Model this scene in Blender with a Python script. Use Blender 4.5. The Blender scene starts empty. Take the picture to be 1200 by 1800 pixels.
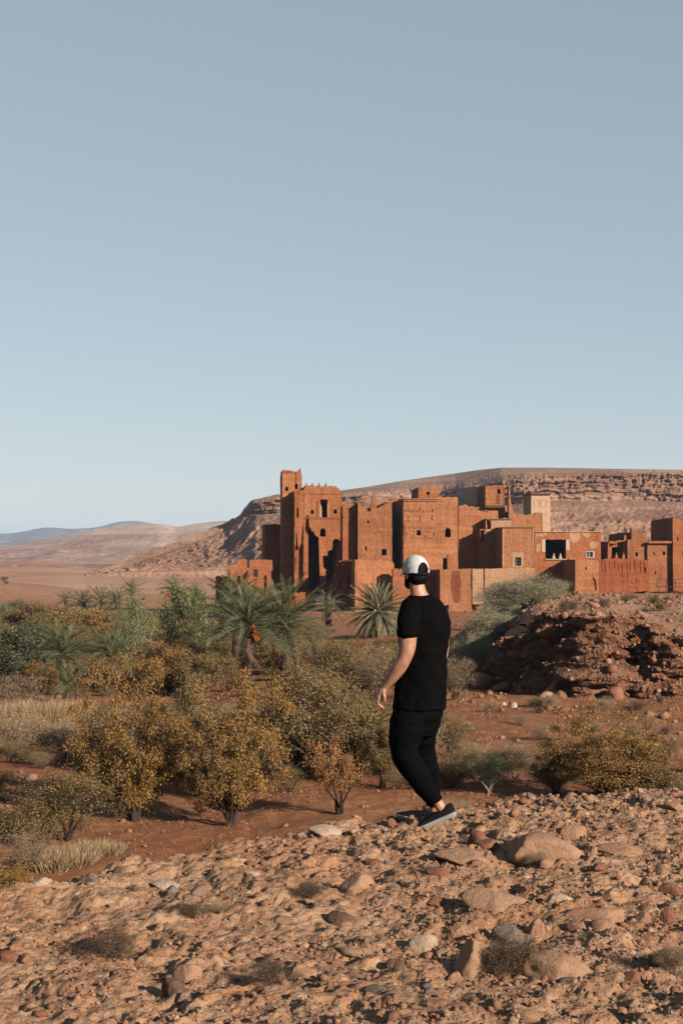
import bpy, bmesh, math, random
import numpy as np
from mathutils import Vector, Matrix, Euler
from mathutils.geometry import tessellate_polygon
random.seed(7)
rng = np.random.default_rng(7)
R = math.radians
sc = bpy.context.scene
col = sc.collection

# ------------------------------------------------------------------ camera
F = 2500.0            # focal length in photograph pixels (photograph 1200 x 1800)
HOR = 965.0           # row of the horizon
CH = 1.85             # camera height
cam_d = bpy.data.cameras.new('camera'); cam = bpy.data.objects.new('camera', cam_d); col.objects.link(cam)
cam.location = (0, 0, CH); cam.rotation_euler = (R(90), 0, 0)
cam_d.sensor_fit = 'VERTICAL'; cam_d.sensor_height = 36.0; cam_d.lens = 36.0 * F / 1800.0
cam_d.shift_y = (HOR - 900.0) / 1800.0
cam_d.clip_start = 0.1; cam_d.clip_end = 40000
sc.camera = cam

# ------------------------------------------------------------------ light
SUN_EL, SUN_AZ = R(21.0), (0.70, -0.71)      # sun stands to the right, behind the camera
sun_dir = Vector((SUN_AZ[0]*math.cos(SUN_EL), SUN_AZ[1]*math.cos(SUN_EL), math.sin(SUN_EL))).normalized()
sl = bpy.data.lights.new('sun', 'SUN'); so = bpy.data.objects.new('sun', sl); col.objects.link(so)
sl.energy = 5.0; sl.angle = R(0.5); sl.color = (1.0, 0.86, 0.70)
so.rotation_euler = sun_dir.to_track_quat('Z', 'Y').to_euler()
w = bpy.data.worlds.new('World'); sc.world = w; w.use_nodes = True
nt = w.node_tree; nt.nodes.clear()
sky = nt.nodes.new('ShaderNodeTexSky'); sky.sky_type = 'NISHITA'; sky.sun_disc = False
sky.sun_elevation = SUN_EL; sky.sun_rotation = math.atan2(SUN_AZ[0], SUN_AZ[1])
sky.altitude = 1200; sky.air_density = 0.85; sky.dust_density = 0.15; sky.ozone_density = 0.9
hs = nt.nodes.new('ShaderNodeHueSaturation'); hs.inputs['Saturation'].default_value = 1.0; hs.inputs['Hue'].default_value = 0.485; hs.inputs['Value'].default_value = 1.0
bg = nt.nodes.new('ShaderNodeBackground'); bg.inputs['Strength'].default_value = 0.098
wo = nt.nodes.new('ShaderNodeOutputWorld')
gm = nt.nodes.new('ShaderNodeGamma'); gm.inputs[1].default_value = 0.42
nt.links.new(sky.outputs[0], gm.inputs[0]); nt.links.new(gm.outputs[0], hs.inputs['Color']); nt.links.new(hs.outputs[0], bg.inputs[0]); nt.links.new(bg.outputs[0], wo.inputs[0])
sc.view_settings.view_transform = 'Standard'; sc.view_settings.look = 'None'
sc.view_settings.exposure = 1.55; sc.view_settings.gamma = 1.0; sc.view_settings.use_curve_mapping = False
sc.cycles.max_bounces = 4; sc.cycles.diffuse_bounces = 1; sc.cycles.glossy_bounces = 1
sc.cycles.transmission_bounces = 2; sc.cycles.transparent_max_bounces = 8; sc.cycles.volume_bounces = 0
sc.cycles.use_denoising = True

# ------------------------------------------------------------------ helpers
def P(px, py, Y):
    return Vector(((px-600.0)/F*Y, Y, CH-(py-HOR)/F*Y))

def tag(o, label=None, cat=None, group=None, kind=None):
    if label and len(label.replace(',', '').split()) > 16: print('LONG', label)
    if label: o['label'] = label
    if cat: o['category'] = cat
    if group: o['group'] = group
    if kind: o['kind'] = kind
    return o

def empty(name, loc, label=None, cat=None, group=None, rz=0.0):
    o = bpy.data.objects.new(name, None); o.empty_display_size = 0.3
    o.location = loc; o.rotation_euler.z = rz; col.objects.link(o)
    return tag(o, label, cat, group)

def make_mesh(name, V, Fc, mat=None, smooth=False):
    """V (n,3) array, Fc: (m,3)/(m,4) array or list of tuples"""
    me = bpy.data.meshes.new(name)
    V = np.asarray(V, dtype=np.float32)
    if isinstance(Fc, np.ndarray):
        n, k = Fc.shape
        me.vertices.add(len(V)); me.vertices.foreach_set('co', V.ravel())
        me.loops.add(n*k); me.loops.foreach_set('vertex_index', Fc.astype(np.int32).ravel())
        me.polygons.add(n); me.polygons.foreach_set('loop_start', np.arange(0, n*k, k, dtype=np.int32))
        me.update(calc_edges=True)
    else:
        me.from_pydata([tuple(v) for v in V.tolist()], [], [tuple(f) for f in Fc]); me.update()
    if smooth: me.polygons.foreach_set('use_smooth', np.ones(len(me.polygons), dtype=bool))
    if mat: me.materials.append(mat)
    return me

def link(name, me, parent=None, loc=None):
    o = bpy.data.objects.new(name, me); col.objects.link(o)
    if parent: o.parent = parent
    if loc is not None: o.location = loc
    return o

def obj(name, V, Fc, mat, parent=None, smooth=False, world=True):
    """vertices in world space; made relative to the (unrotated) parent"""
    V = np.asarray(V, dtype=np.float64)
    if parent is not None and world:
        p = parent; off = Vector((0, 0, 0))
        while p is not None: off = off + p.location; p = p.parent
        V = V - np.array(off)
    return link(name, make_mesh(name, V, Fc, mat, smooth), parent)

class MB:
    """collects verts / faces"""
    def __init__(s): s.v = []; s.f = []
    def add(s, V, Fc):
        n = len(s.v); s.v += [tuple(map(float, q)) for q in V]; s.f += [tuple(int(i)+n for i in f) for f in Fc]
    def box(s, c, d, rz=0.0, taper=1.0):
        cx, cy, cz = c; dx, dy, dz = [q/2 for q in d]; V = []
        for z in (-dz, dz):
            t = taper if z > 0 else 1.0
            for x, y in ((-dx, -dy), (dx, -dy), (dx, dy), (-dx, dy)):
                x2, y2 = x*t, y*t
                V.append((cx+x2*math.cos(rz)-y2*math.sin(rz), cy+x2*math.sin(rz)+y2*math.cos(rz), cz+z))
        s.add(V, [(0, 3, 2, 1), (4, 5, 6, 7), (0, 1, 5, 4), (1, 2, 6, 5), (2, 3, 7, 6), (3, 0, 4, 7)])
    def tube(s, pts, rad, n=6, cap=True):
        V, Fc = tube(pts, rad, n, cap); s.add(V, Fc)
    def build(s, name, mat, parent=None, smooth=False, world=True):
        return obj(name, s.v, s.f, mat, parent, smooth, world)

def tube(pts, rad, n=6, cap=True):
    pts = [Vector(p) for p in pts]; V = []; Fc = []
    m = len(pts)
    if not hasattr(rad, '__len__'): rad = [rad]*m
    ref = None
    for i, p in enumerate(pts):
        t = (pts[min(i+1, m-1)]-pts[max(i-1, 0)])
        t = t.normalized() if t.length > 1e-9 else Vector((0, 0, 1))
        if ref is None: ref = Vector((1, 0, 0)) if abs(t.x) < .8 else Vector((0, 1, 0))
        a = (ref - t*ref.dot(t)).normalized(); b = t.cross(a); ref = a
        for k in range(n):
            an = 2*math.pi*k/n
            V.append(p + (a*math.cos(an)+b*math.sin(an))*rad[i])
    for i in range(m-1):
        for k in range(n):
            k2 = (k+1) % n
            Fc.append((i*n+k, i*n+k2, (i+1)*n+k2, (i+1)*n+k))
    if cap:
        Fc.append(tuple(range(n))[::-1]); Fc.append(tuple((m-1)*n+k for k in range(n)))
    return V, Fc

# ---- numpy value noise
def _h(ix, iy, iz, seed):
    h = (ix.astype(np.int64)*374761393 + iy.astype(np.int64)*668265263 + iz.astype(np.int64)*1274126177 + seed*974711) & 0xffffffff
    h = ((h ^ (h >> 13))*1274126177) & 0xffffffff
    h = ((h ^ (h >> 16))*2246822519) & 0xffffffff
    return ((h ^ (h >> 15)) & 0xffffff)/float(0xffffff)
def vn(x, y, z=None, seed=0):
    x = np.asarray(x, float); y = np.asarray(y, float)
    z = np.zeros_like(x) if z is None else np.asarray(z, float)
    x0, y0, z0 = np.floor(x), np.floor(y), np.floor(z)
    fx, fy, fz = x-x0, y-y0, z-z0
    fx, fy, fz = [f*f*f*(f*(f*6-15)+10) for f in (fx, fy, fz)]
    r = 0
    zs = (0, 1) if np.any(fz) else (0,)
    for k in zs:
        wz = fz if k else 1-fz
        for j in (0, 1):
            wy = fy if j else 1-fy
            for i in (0, 1):
                wx = fx if i else 1-fx
                r = r + wx*wy*wz*_h(x0+i, y0+j, z0+k, seed)
    return r*2-1
def fbm(x, y, z=None, octv=4, seed=0, lac=2.03, gain=.5, ridge=False):
    s = 0; a = 1.0; t = 0; x = np.asarray(x, float); y = np.asarray(y, float)
    for o in range(octv):
        n = vn(x, y, z, seed+o*17)
        if ridge: n = 1-2*np.abs(n)
        s = s+a*n; t += a; a *= gain; x = x*lac+3.7; y = y*lac-1.3
        if z is not None: z = z*lac+.9
    return s/t
def sst(a, b, x):
    t = np.clip((x-a)/(b-a), 0, 1); return t*t*(3-2*t)

# ------------------------------------------------------------------ materials
def nodes(name):
    m = bpy.data.materials.new(name); m.use_nodes = True; n = m.node_tree; n.nodes.clear()
    out = n.nodes.new('ShaderNodeOutputMaterial'); b = n.nodes.new('ShaderNodeBsdfPrincipled')
    n.links.new(b.outputs[0], out.inputs['Surface'])
    b.inputs['Roughness'].default_value = .9; b.inputs['Specular IOR Level'].default_value = .2
    return m, n, b
def N(n, t, **kw):
    nd = n.nodes.new(t)
    for k, v in kw.items():
        if k in nd.inputs: nd.inputs[k].default_value = v
        else: setattr(nd, k, v)
    return nd
def ramp(n, fac, stops, interp='LINEAR'):
    r = n.nodes.new('ShaderNodeValToRGB'); r.color_ramp.interpolation = interp
    els = r.color_ramp.elements
    while len(els) < len(stops): els.new(.5)
    for e, (p, c) in zip(els, stops): e.position = p; e.color = (*kc(c), 1) if len(c) == 3 else c
    n.links.new(fac, r.inputs[0]); return r.outputs[0]
def mix(n, fac, a, b, mode='MIX'):
    m = n.nodes.new('ShaderNodeMix'); m.data_type = 'RGBA'; m.blend_type = mode
    if isinstance(fac, (int, float)): m.inputs[0].default_value = fac
    else: n.links.new(fac, m.inputs[0])
    for i, s in ((6, a), (7, b)):
        if isinstance(s, tuple): m.inputs[i].default_value = (*kc(s), 1)
        else: n.links.new(s, m.inputs[i])
    return m.outputs[2]
def math_(n, op, a, b=None):
    m = n.nodes.new('ShaderNodeMath'); m.operation = op
    for i, s in ((0, a), (1, b)):
        if s is None: continue
        if isinstance(s, (int, float)): m.inputs[i].default_value = s
        else: n.links.new(s, m.inputs[i])
    return m.outputs[0]
def bump(n, b, hsock, strength, dist):
    u = n.nodes.new('ShaderNodeBump'); u.inputs['Strength'].default_value = strength; u.inputs['Distance'].default_value = dist
    n.links.new(hsock, u.inputs['Height'])
    prev = b.inputs['Normal']
    if prev.is_linked: n.links.new(prev.links[0].from_socket, u.inputs['Normal'])
    n.links.new(u.outputs[0], prev)
def mapping(n, src, scale=(1, 1, 1)):
    mp = n.nodes.new('ShaderNodeMapping'); mp.inputs['Scale'].default_value = scale
    n.links.new(src, mp.inputs[0]); return mp.outputs[0]

ALB = 0.46
def kc(c):
    return c if (len(c) > 3 or c[0] == c[1] == c[2] and c[0] in (0, 1)) else tuple(q*ALB for q in c)
def m_plain(name, c, rough=.8, spec=.2):
    m, n, b = nodes(name); b.inputs['Base Color'].default_value = (*kc(c), 1)
    b.inputs['Roughness'].default_value = rough; b.inputs['Specular IOR Level'].default_value = spec
    return m

def m_mud(name, c, c2, layer=.5, streak=.6, chips=.4, bs=1.0):
    """rammed earth: lifts, blotches, rain streaks, pits"""
    m, n, b = nodes(name)
    g = N(n, 'ShaderNodeNewGeometry').outputs['Position']
    n1 = N(n, 'ShaderNodeTexNoise', Scale=.35, Detail=6.0, Roughness=.6); n.links.new(g, n1.inputs['Vector'])
    n2 = N(n, 'ShaderNodeTexNoise', Scale=3.5, Detail=7.0, Roughness=.72); n.links.new(g, n2.inputs['Vector'])
    st = N(n, 'ShaderNodeTexNoise', Scale=1.3, Detail=4.0); n.links.new(mapping(n, g, (1.6, 1.6, .16)), st.inputs['Vector'])
    ly = N(n, 'ShaderNodeTexNoise', Scale=1.0, Detail=3.0); n.links.new(mapping(n, g, (.12, .12, 1.9)), ly.inputs['Vector'])
    base = mix(n, ramp(n, n1.outputs[0], [(.38, (0, 0, 0)), (.62, (1, 1, 1))]), c, c2)
    dk = tuple(q*.62 for q in c); lt = tuple(min(1, q*1.35) for q in c2)
    base = mix(n, math_(n, 'MULTIPLY', ramp(n, st.outputs[0], [(.5, (0, 0, 0)), (.66, (1, 1, 1))]), streak), base, dk)
    base = mix(n, math_(n, 'MULTIPLY', ramp(n, ly.outputs[0], [(.5, (0, 0, 0)), (.6, (1, 1, 1))]), layer*.45), base, lt)
    base = mix(n, math_(n, 'MULTIPLY', ramp(n, n2.outputs[0], [(.47, (0, 0, 0)), (.66, (1, 1, 1))]), .65), base, dk)
    n.links.new(base, b.inputs['Base Color'])
    vo = N(n, 'ShaderNodeTexVoronoi', Scale=2.6); n.links.new(g, vo.inputs['Vector'])
    pit = ramp(n, vo.outputs['Distance'], [(.08, (0, 0, 0)), (.2, (1, 1, 1))])
    bump(n, b, n1.outputs[0], .6*bs, .5); bump(n, b, n2.outputs[0], .8*bs, .16)
    bump(n, b, ly.outputs[0], layer*.7, .1); bump(n, b, pit, chips*.7, .06)
    b.inputs['Roughness'].default_value = .95
    return m

# base colours (scaled down by ALB to keep shadows dark)
MUD = m_mud('rammed_earth', (0.322, 0.107, 0.041), (0.363, 0.133, 0.056))
MUD_BROWN = m_mud('brown_mud', (0.277, 0.104, 0.043), (0.354, 0.145, 0.064), streak=.7, chips=.7)
MUD_SAND = m_mud('sandy_mud', (0.354, 0.137, 0.059), (0.413, 0.174, 0.082), layer=.8, streak=.5)
MUD_PALE = m_mud('pale_straw_mud', (0.342, 0.138, 0.059), (0.385, 0.166, 0.078), layer=.3)
MUD_RED = m_mud('red_mud', (0.270, 0.071, 0.026), (0.312, 0.095, 0.036))
MUD_DARK = m_mud('dark_and_shade_red_mud', (0.197, 0.052, 0.023), (0.249, 0.077, 0.033), chips=.8)  # for dark marks, and shade painted into the left face of the bastion
PLASTER = m_mud('worn_cream_plaster', (.42, .23, .13), (.46, .28, .17), layer=.15, streak=.25, chips=.1)
WHITE_P = m_plain('whitewashed_plaster', (.44, .34, .25))
BEIGE = m_mud('beige_render', (.50, .32, .215), (.54, .35, .24), layer=.2, streak=.15, chips=.05, bs=.5)
WOODP = m_plain('weathered_poplar_wood', (.16, .09, .05))
METAL = m_plain('rusty_iron', (.05, .028, .02))
GLASS = m_plain('dusty_window_glass', (.10, .11, .12), .15, .5)
# ------------------------------------------------------------------ ground shape
_cx = [-9, -4, -1.8, -1.3, -.72, 0, .6, 1.25, 1.9, 2.55, 5, 10]
_cy = [6.2, 6.6, 7.5, 8.15, 8.98, 9.36, 9.85, 10.35, 10.4, 10.65, 11.6, 12.5]
def crest(x): return np.interp(x, _cx, _cy)
# edge of the eroded bank on the right: (x, Y)
BX = [6.6, 7.4, 8.2, 9.3, 9.9, 10.5, 11.2, 11.8, 12.6, 13.4, 14.3, 15.2, 16.4, 18, 22, 30, 60]
BY = [74, 68, 63, 57.6, 57.0, 57.6, 62.6, 57.4, 56.3, 56.8, 58.6, 57.2, 58.3, 56.5, 57, 55, 50]
BZ = [-4.9, -3.7, -2.0, -.62, -.75, -1.0, -1.05, -1.15, -1.5, -1.85, -2.15, -2.3, -2.4, -2.4, -2.4, -2.4, -2.4]
def height(x, y, fine=True):
    x = np.asarray(x, float); y = np.asarray(y, float)
    u = x/np.maximum(y, 5)
    zl = np.interp(y, [0, 30, 60, 100, 160, 250, 330, 500, 800, 1200, 2000, 9000],
                      [-3.5, -3.75, -4.5, -5.3, -6.1, -6.8, -7.4, -8.2, -9.5, -12.0, -14.0, -14.0])
    zr = np.interp(y, [0, 30, 57, 62, 80, 100, 160, 250, 500, 900, 9000],
                      [-3.5, -3.8, -4.0, -4.2, -4.4, -4.6, -5.2, -5.4, -6.0, -8.0, -8.0])
    wr = sst(-.02, .06, u)
    z = zl*(1-wr)+zr*wr
    # terrace behind the bank
    zt = np.interp(y, [55, 62, 80, 110, 160, 250, 500, 9000], [-1.5, -1.15, -1.25, -2.0, -3.05, -3.6, -2.0, 0.0])
    yb = np.interp(x, BX, BY); zb = np.interp(x, BX, BZ)
    on = sst(1.3, 3.2, y-yb)*sst(6.4, 7.4, x)
    side = sst(.085, .14, u)
    zt2 = np.minimum(zt, zb + np.maximum(0, (y-yb-3))*.06) 
    z = z*(1-on*side) + zt2*on*side
    # ground around the foot of the fortress
    kb = sst(118, 146, y)*(1-sst(230, 320, y))*sst(-.055, -.03, u)*(1-side*on)
    z = z + kb*((CH-(1072-HOR)/F*np.clip(y, 150, 200)) - z)*.85
    # far left plain: low rolling spurs
    fl = sst(150, 320, y)
    z = z + fl*fbm(x/150+5, y/110, octv=4, seed=31)*3.6*(1-sst(-.06, .02, u)*.7)
    z = z + sst(150, 230, y)*(1-sst(330, 420, y))*sst(.12, .26, -u)*2.2
    if fine:
        z = z + sst(13, 20, y)*(fbm(x/3.1, y/3.1, octv=5, seed=3)*.22*sst(0, 1, 1.2-on) + fbm(x/.55, y/.55, octv=3, seed=9)*.05)
    # near rise with its crest
    c = crest(x)
    d = y-c
    zn = .035*sst(0, 2.5, x)*sst(6, 10, y) + (fbm(x/1.1+4, y/1.1, octv=3, seed=1)*.05)
    near = 1-sst(-.15, 5.2, d + fbm(x/.9, y/.9, octv=3, seed=21)*.25)**.8
    z = zn*near + z*(1-near) if True else z
    return z

def worley(x, y, seed=0):
    x = np.asarray(x, float); y = np.asarray(y, float); ix, iy = np.floor(x), np.floor(y); z = np.zeros_like(ix)
    best = np.full(x.shape, 9.0); rid = np.zeros(x.shape)
    for j in (-1, 0, 1):
        for i in (-1, 0, 1):
            cx, cy = ix+i, iy+j
            px_ = cx+_h(cx, cy, z, seed); py_ = cy+_h(cx, cy, z, seed+1)
            sq = .7+.9*_h(cx, cy, z, seed+3); d = np.hypot((x-px_)*sq, (y-py_)/sq)
            m = d < best; best = np.where(m, d, best); rid = np.where(m, _h(cx, cy, z, seed+2), rid)
    return best, rid
def near_relief(x, y):
    c = crest(x); m = 1-sst(0, 3, y-c)
    r = fbm(x/.34, y/.34, octv=4, seed=41)*.034
    r = r + fbm((x+y*.6)/.24, (y-x*.6)/.62, octv=4, seed=43, ridge=True)*.026
    # chipped ledges, stronger lower left
    led = (x*.62 - y*.78)/.17 + fbm(x/.4, y/.4, octv=3, seed=47)*1.5
    saw = led-np.floor(led)
    wl = sst(.4, -1.0, x)*.8+.2
    r = r + (saw**2.2)*.030*wl*(.45+.55*vn(x/.5, y/.5, seed=48))
    r = r + fbm(x/.075, y/.075, octv=3, seed=51)*.010 + np.maximum(0, fbm(x/.03, y/.03, octv=2, seed=53))*.006
    wx = x+.03*vn(x/.07, y/.07, seed=57); wy = y+.03*vn(x/.07, y/.07, seed=58)
    d, k = worley(wx/.46+.25*vn(x/.2, y/.2, seed=59), wy/.38, 299)
    r = r + np.where(k > .45, np.minimum(np.maximum(0, .62-d)*1.6, .42)*(k-.3)*.11, 0)
    for sc_, am, sd in ((.17, .030, 301), (.075, .017, 303), (.036, .008, 305)):
        d, k = worley(wx/sc_, wy/sc_, sd)
        r = r + np.where(k > .35, np.sqrt(np.maximum(0, 1-(d/.62)**2))*(k-.2)*am*1.2, 0)
    return r*m
def ground_z(x, y):
    x = np.asarray(x, float); y = np.asarray(y, float)
    z = height(x, y); nr = y < 13.5
    return z + np.where(nr, near_relief(x, y), 0)
def hit(px, py, y0=4.0, y1=900.0, off=0.0):
    """ground point seen at a photograph pixel"""
    a = (px-600.)/F; ys = np.exp(np.linspace(math.log(y0), math.log(y1), 4000))
    zr = CH-(py-HOR)/F*ys; g = height(a*ys, ys)
    below = zr <= g
    i = int(np.argmax(below)) if below.any() else len(ys)-1
    y = ys[i]; return Vector((a*y, y, float(ground_z(a*y, y))+off))
def hit_far(px, py): return hit(px, py, y0=13.5)

def grid_mesh(X, Y, Z):
    r, c = X.shape; V = np.stack([X.ravel(), Y.ravel(), Z.ravel()], 1)
    i = np.arange(r*c).reshape(r, c)
    Fc = np.stack([i[:-1, :-1].ravel(), i[:-1, 1:].ravel(), i[1:, 1:].ravel(), i[1:, :-1].ravel()], 1)
    return V, Fc

# ---- ground materials
def ground_near_mat():
    m, n, b = nodes('stony_conglomerate')
    g = N(n, 'ShaderNodeNewGeometry').outputs['Position']
    n1 = N(n, 'ShaderNodeTexNoise', Scale=2.2, Detail=8.0, Roughness=.65); n.links.new(g, n1.inputs['Vector'])
    n2 = N(n, 'ShaderNodeTexNoise', Scale=22.0, Detail=8.0, Roughness=.7); n.links.new(g, n2.inputs['Vector'])
    n3 = N(n, 'ShaderNodeTexNoise', Scale=.8, Detail=3.0); n.links.new(g, n3.inputs['Vector'])
    wp = N(n, 'ShaderNodeTexNoise', Scale=9.0, Detail=3.0); n.links.new(g, wp.inputs['Vector'])
    wv = N(n, 'ShaderNodeVectorMath', operation='MULTIPLY_ADD'); n.links.new(wp.outputs[1], wv.inputs[0])
    wv.inputs[1].default_value = (0.05, 0.05, 0.05); n.links.new(g, wv.inputs[2])
    vo = N(n, 'ShaderNodeTexVoronoi', Scale=26.0); n.links.new(wv.outputs[0], vo.inputs['Vector'])
    v2 = N(n, 'ShaderNodeTexVoronoi', Scale=70.0); n.links.new(wv.outputs[0], v2.inputs['Vector'])
    base = mix(n, ramp(n, n1.outputs[0], [(.35, (0, 0, 0)), (.65, (1, 1, 1))]), (0.328, 0.168, 0.091), (0.458, 0.281, 0.173))
    base = mix(n, ramp(n, n3.outputs[0], [(.5, (0, 0, 0)), (.68, (1, 1, 1))]), base, (0.376, 0.185, 0.091))
    chip = N(n, 'ShaderNodeSeparateColor'); n.links.new(vo.outputs['Color'], chip.inputs[0])
    cc = ramp(n, chip.outputs[0], [(0, (0.250, 0.113, 0.066)), (.3, (0.376, 0.210, 0.124)), (.6, (0.501, 0.337, 0.215)), (.85, (0.278, 0.241, 0.197)), (1, (0.625, 0.515, 0.380))])
    base = mix(n, math_(n, 'MULTIPLY', ramp(n, vo.outputs['Distance'], [(.35, (1, 1, 1)), (.55, (0, 0, 0))]), .45), base, cc)
    base = mix(n, math_(n, 'MULTIPLY', ramp(n, n2.outputs[0], [(.5, (0, 0, 0)), (.75, (1, 1, 1))]), .35), base, (0.195, 0.089, 0.049))
    n.links.new(base, b.inputs['Base Color'])
    bump(n, b, n2.outputs[0], .8, .02); bump(n, b, vo.outputs['Distance'], .5, .02); bump(n, b, v2.outputs['Distance'], .4, .008)
    return m
def ground_far_mat():
    m, n, b = nodes('red_desert_soil')
    gn = N(n, 'ShaderNodeNewGeometry'); g = gn.outputs['Position']
    n1 = N(n, 'ShaderNodeTexNoise', Scale=.12, Detail=6.0, Roughness=.6); n.links.new(g, n1.inputs['Vector'])
    n2 = N(n, 'ShaderNodeTexNoise', Scale=4.5, Detail=8.0, Roughness=.75); n.links.new(g, n2.inputs['Vector'])
    n3 = N(n, 'ShaderNodeTexNoise', Scale=.012, Detail=7.0, Roughness=.6); n.links.new(g, n3.inputs['Vector'])
    vo = N(n, 'ShaderNodeTexVoronoi', Scale=3.2); n.links.new(g, vo.inputs['Vector'])
    base = mix(n, ramp(n, n1.outputs[0], [(.4, (0, 0, 0)), (.6, (1, 1, 1))]), (0.306, 0.107, 0.042), (0.377, 0.171, 0.078))
    base = mix(n, math_(n, 'MULTIPLY', ramp(n, n2.outputs[0], [(.45, (0, 0, 0)), (.62, (1, 1, 1))]), .6), base, (0.195, 0.064, 0.028))
    sp = N(n, 'ShaderNodeSeparateXYZ'); n.links.new(g, sp.inputs[0])
    # the pale dusty terrace (right) and the paler open plain (far)
    r1 = math_(n, 'MULTIPLY', ramp(n, math_(n, 'DIVIDE', sp.outputs[2], 4.0), [(0, (0, 0, 0)), (1, (0, 0, 0))]), 0.0)
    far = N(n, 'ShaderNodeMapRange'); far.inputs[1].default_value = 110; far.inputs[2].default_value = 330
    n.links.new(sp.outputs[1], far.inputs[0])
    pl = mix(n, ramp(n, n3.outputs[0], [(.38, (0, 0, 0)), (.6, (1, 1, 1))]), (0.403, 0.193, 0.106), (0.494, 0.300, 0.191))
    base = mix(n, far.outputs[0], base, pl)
    th = N(n, 'ShaderNodeMapRange'); th.inputs[1].default_value = -3.3; th.inputs[2].default_value = -2.2
    n.links.new(sp.outputs[2], th.inputs[0])
    yy = N(n, 'ShaderNodeMapRange'); yy.inputs[1].default_value = 40; yy.inputs[2].default_value = 58; n.links.new(sp.outputs[1], yy.inputs[0])
    terr = mix(n, ramp(n, n2.outputs[0], [(.4, (0, 0, 0)), (.6, (1, 1, 1))]), (0.351, 0.178, 0.098), (0.442, 0.270, 0.169))
    base = mix(n, math_(n, 'MULTIPLY', th.outputs[0], yy.outputs[0]), base, terr)
    st = ramp(n, vo.outputs['Distance'], [(.12, (1, 1, 1)), (.2, (0, 0, 0))])
    base = mix(n, math_(n, 'MULTIPLY', st, .35), base, (0.468, 0.285, 0.169))
    n.links.new(base, b.inputs['Base Color'])
    bump(n, b, n2.outputs[0], .9, .12); bump(n, b, vo.outputs['Distance'], .35, .12); bump(n, b, n3.outputs[0], .5, 6.0)
    return m
GNEAR = ground_near_mat(); GFAR = ground_far_mat()

xs = np.concatenate([np.linspace(-9, -2.9, 60)[:-1], np.linspace(-2.9, 3.2, 395), np.linspace(3.2, 9, 60)[1:]])
ys = np.concatenate([np.linspace(-4, 4.8, 50)[:-1], np.linspace(4.8, 11.6, 450), np.linspace(11.6, 14.5, 60)[1:]])
X, Y = np.meshgrid(xs, ys); Z = ground_z(X, Y)
V, Fc = grid_mesh(X, Y, Z)
rocky_ground = link('rocky_ground', make_mesh('rocky_ground', V, Fc, GNEAR)); tag(rocky_ground, kind='structure')
# valley floor: fan-shaped grid, finer where it is near
us = np.concatenate([np.linspace(-1.6, -.28, 30)[:-1], np.linspace(-.28, .28, 250), np.linspace(.28, 1.6, 30)[1:]])
ys = np.exp(np.arange(math.log(13.8), math.log(2600), .0076))
U, Y = np.meshgrid(us, ys); X = U*Y; Z = height(X, Y) - .35*(1-sst(13.8, 14.6, Y))*(np.abs(X) < 9)
V, Fc = grid_mesh(X, Y, Z)
valley_floor = link('valley_floor', make_mesh('valley_floor', V, Fc, GFAR, True)); tag(valley_floor, kind='structure')
# everything round about (behind the camera, far to the sides), a little lower
g1 = np.concatenate([-np.exp(np.linspace(math.log(9000), math.log(20), 40)), np.linspace(-16, 16, 9), np.exp(np.linspace(math.log(20), math.log(9000), 40))])
X, Y = np.meshgrid(g1, g1); Zc = height(X, np.maximum(Y, -5), False) - .9 - .004*np.abs(Y)
inner = (np.abs(X) < 1.45*np.maximum(Y, 0)+9) & (Y > -4)
Zc = np.where(inner, Zc-3.5-Y*.012, Zc)
V, Fc = grid_mesh(X, Y, Zc)
desert = link('desert_plain', make_mesh('desert_plain', V, Fc, GFAR, True)); tag(desert, kind='structure')

# ------------------------------------------------------------------ mesa, hills, mountain
def rock_mat(name, stops, sc1, sc2, bs1, bs2, strat=None):
    m, n, b = nodes(name)
    g = N(n, 'ShaderNodeNewGeometry').outputs['Position']
    n1 = N(n, 'ShaderNodeTexNoise', Scale=sc1, Detail=9.0, Roughness=.65); n.links.new(g, n1.inputs['Vector'])
    n2 = N(n, 'ShaderNodeTexNoise', Scale=sc2, Detail=7.0, Roughness=.7); n.links.new(g, n2.inputs['Vector'])
    base = ramp(n, n1.outputs[0], stops)
    dk = tuple(q*.6 for q in stops[0][1])
    base = mix(n, math_(n, 'MULTIPLY', ramp(n, n2.outputs[0], [(.5, (0, 0, 0)), (.62, (1, 1, 1))]), .55), base, dk)
    if strat:
        s = N(n, 'ShaderNodeTexNoise', Scale=1.0, Detail=5.0); n.links.new(mapping(n, g, strat), s.inputs['Vector'])
        base = mix(n, math_(n, 'MULTIPLY', ramp(n, s.outputs[0], [(.52, (0, 0, 0)), (.64, (1, 1, 1))]), .5), base, tuple(min(1, q*1.3) for q in stops[-1][1]))
        bump(n, b, s.outputs[0], .6, 1.5)
    n.links.new(base, b.inputs['Base Color'])
    bump(n, b, n1.outputs[0], .6, bs1); bump(n, b, n2.outputs[0], .9, bs2)
    return m
MESA = rock_mat('mesa_rock', [(.36, (0.300, 0.156, 0.100)), (.5, (0.375, 0.213, 0.138)), (.64, (0.438, 0.269, 0.188))], .035, .45, 4.0, 1.6, (.01, .01, .35))
HILL = rock_mat('pale_hill_rock', [(.38, (0.375, 0.200, 0.144)), (.5, (0.463, 0.288, 0.213)), (.62, (0.587, 0.425, 0.338))], .012, .10, 8.0, 5.0, (.002, .002, .10))
MOUNT = rock_mat('far_mountain_rock', [(.36, (0.200, 0.163, 0.163)), (.64, (0.275, 0.225, 0.213))], .002, .02, 30.0, 12.0)

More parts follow.
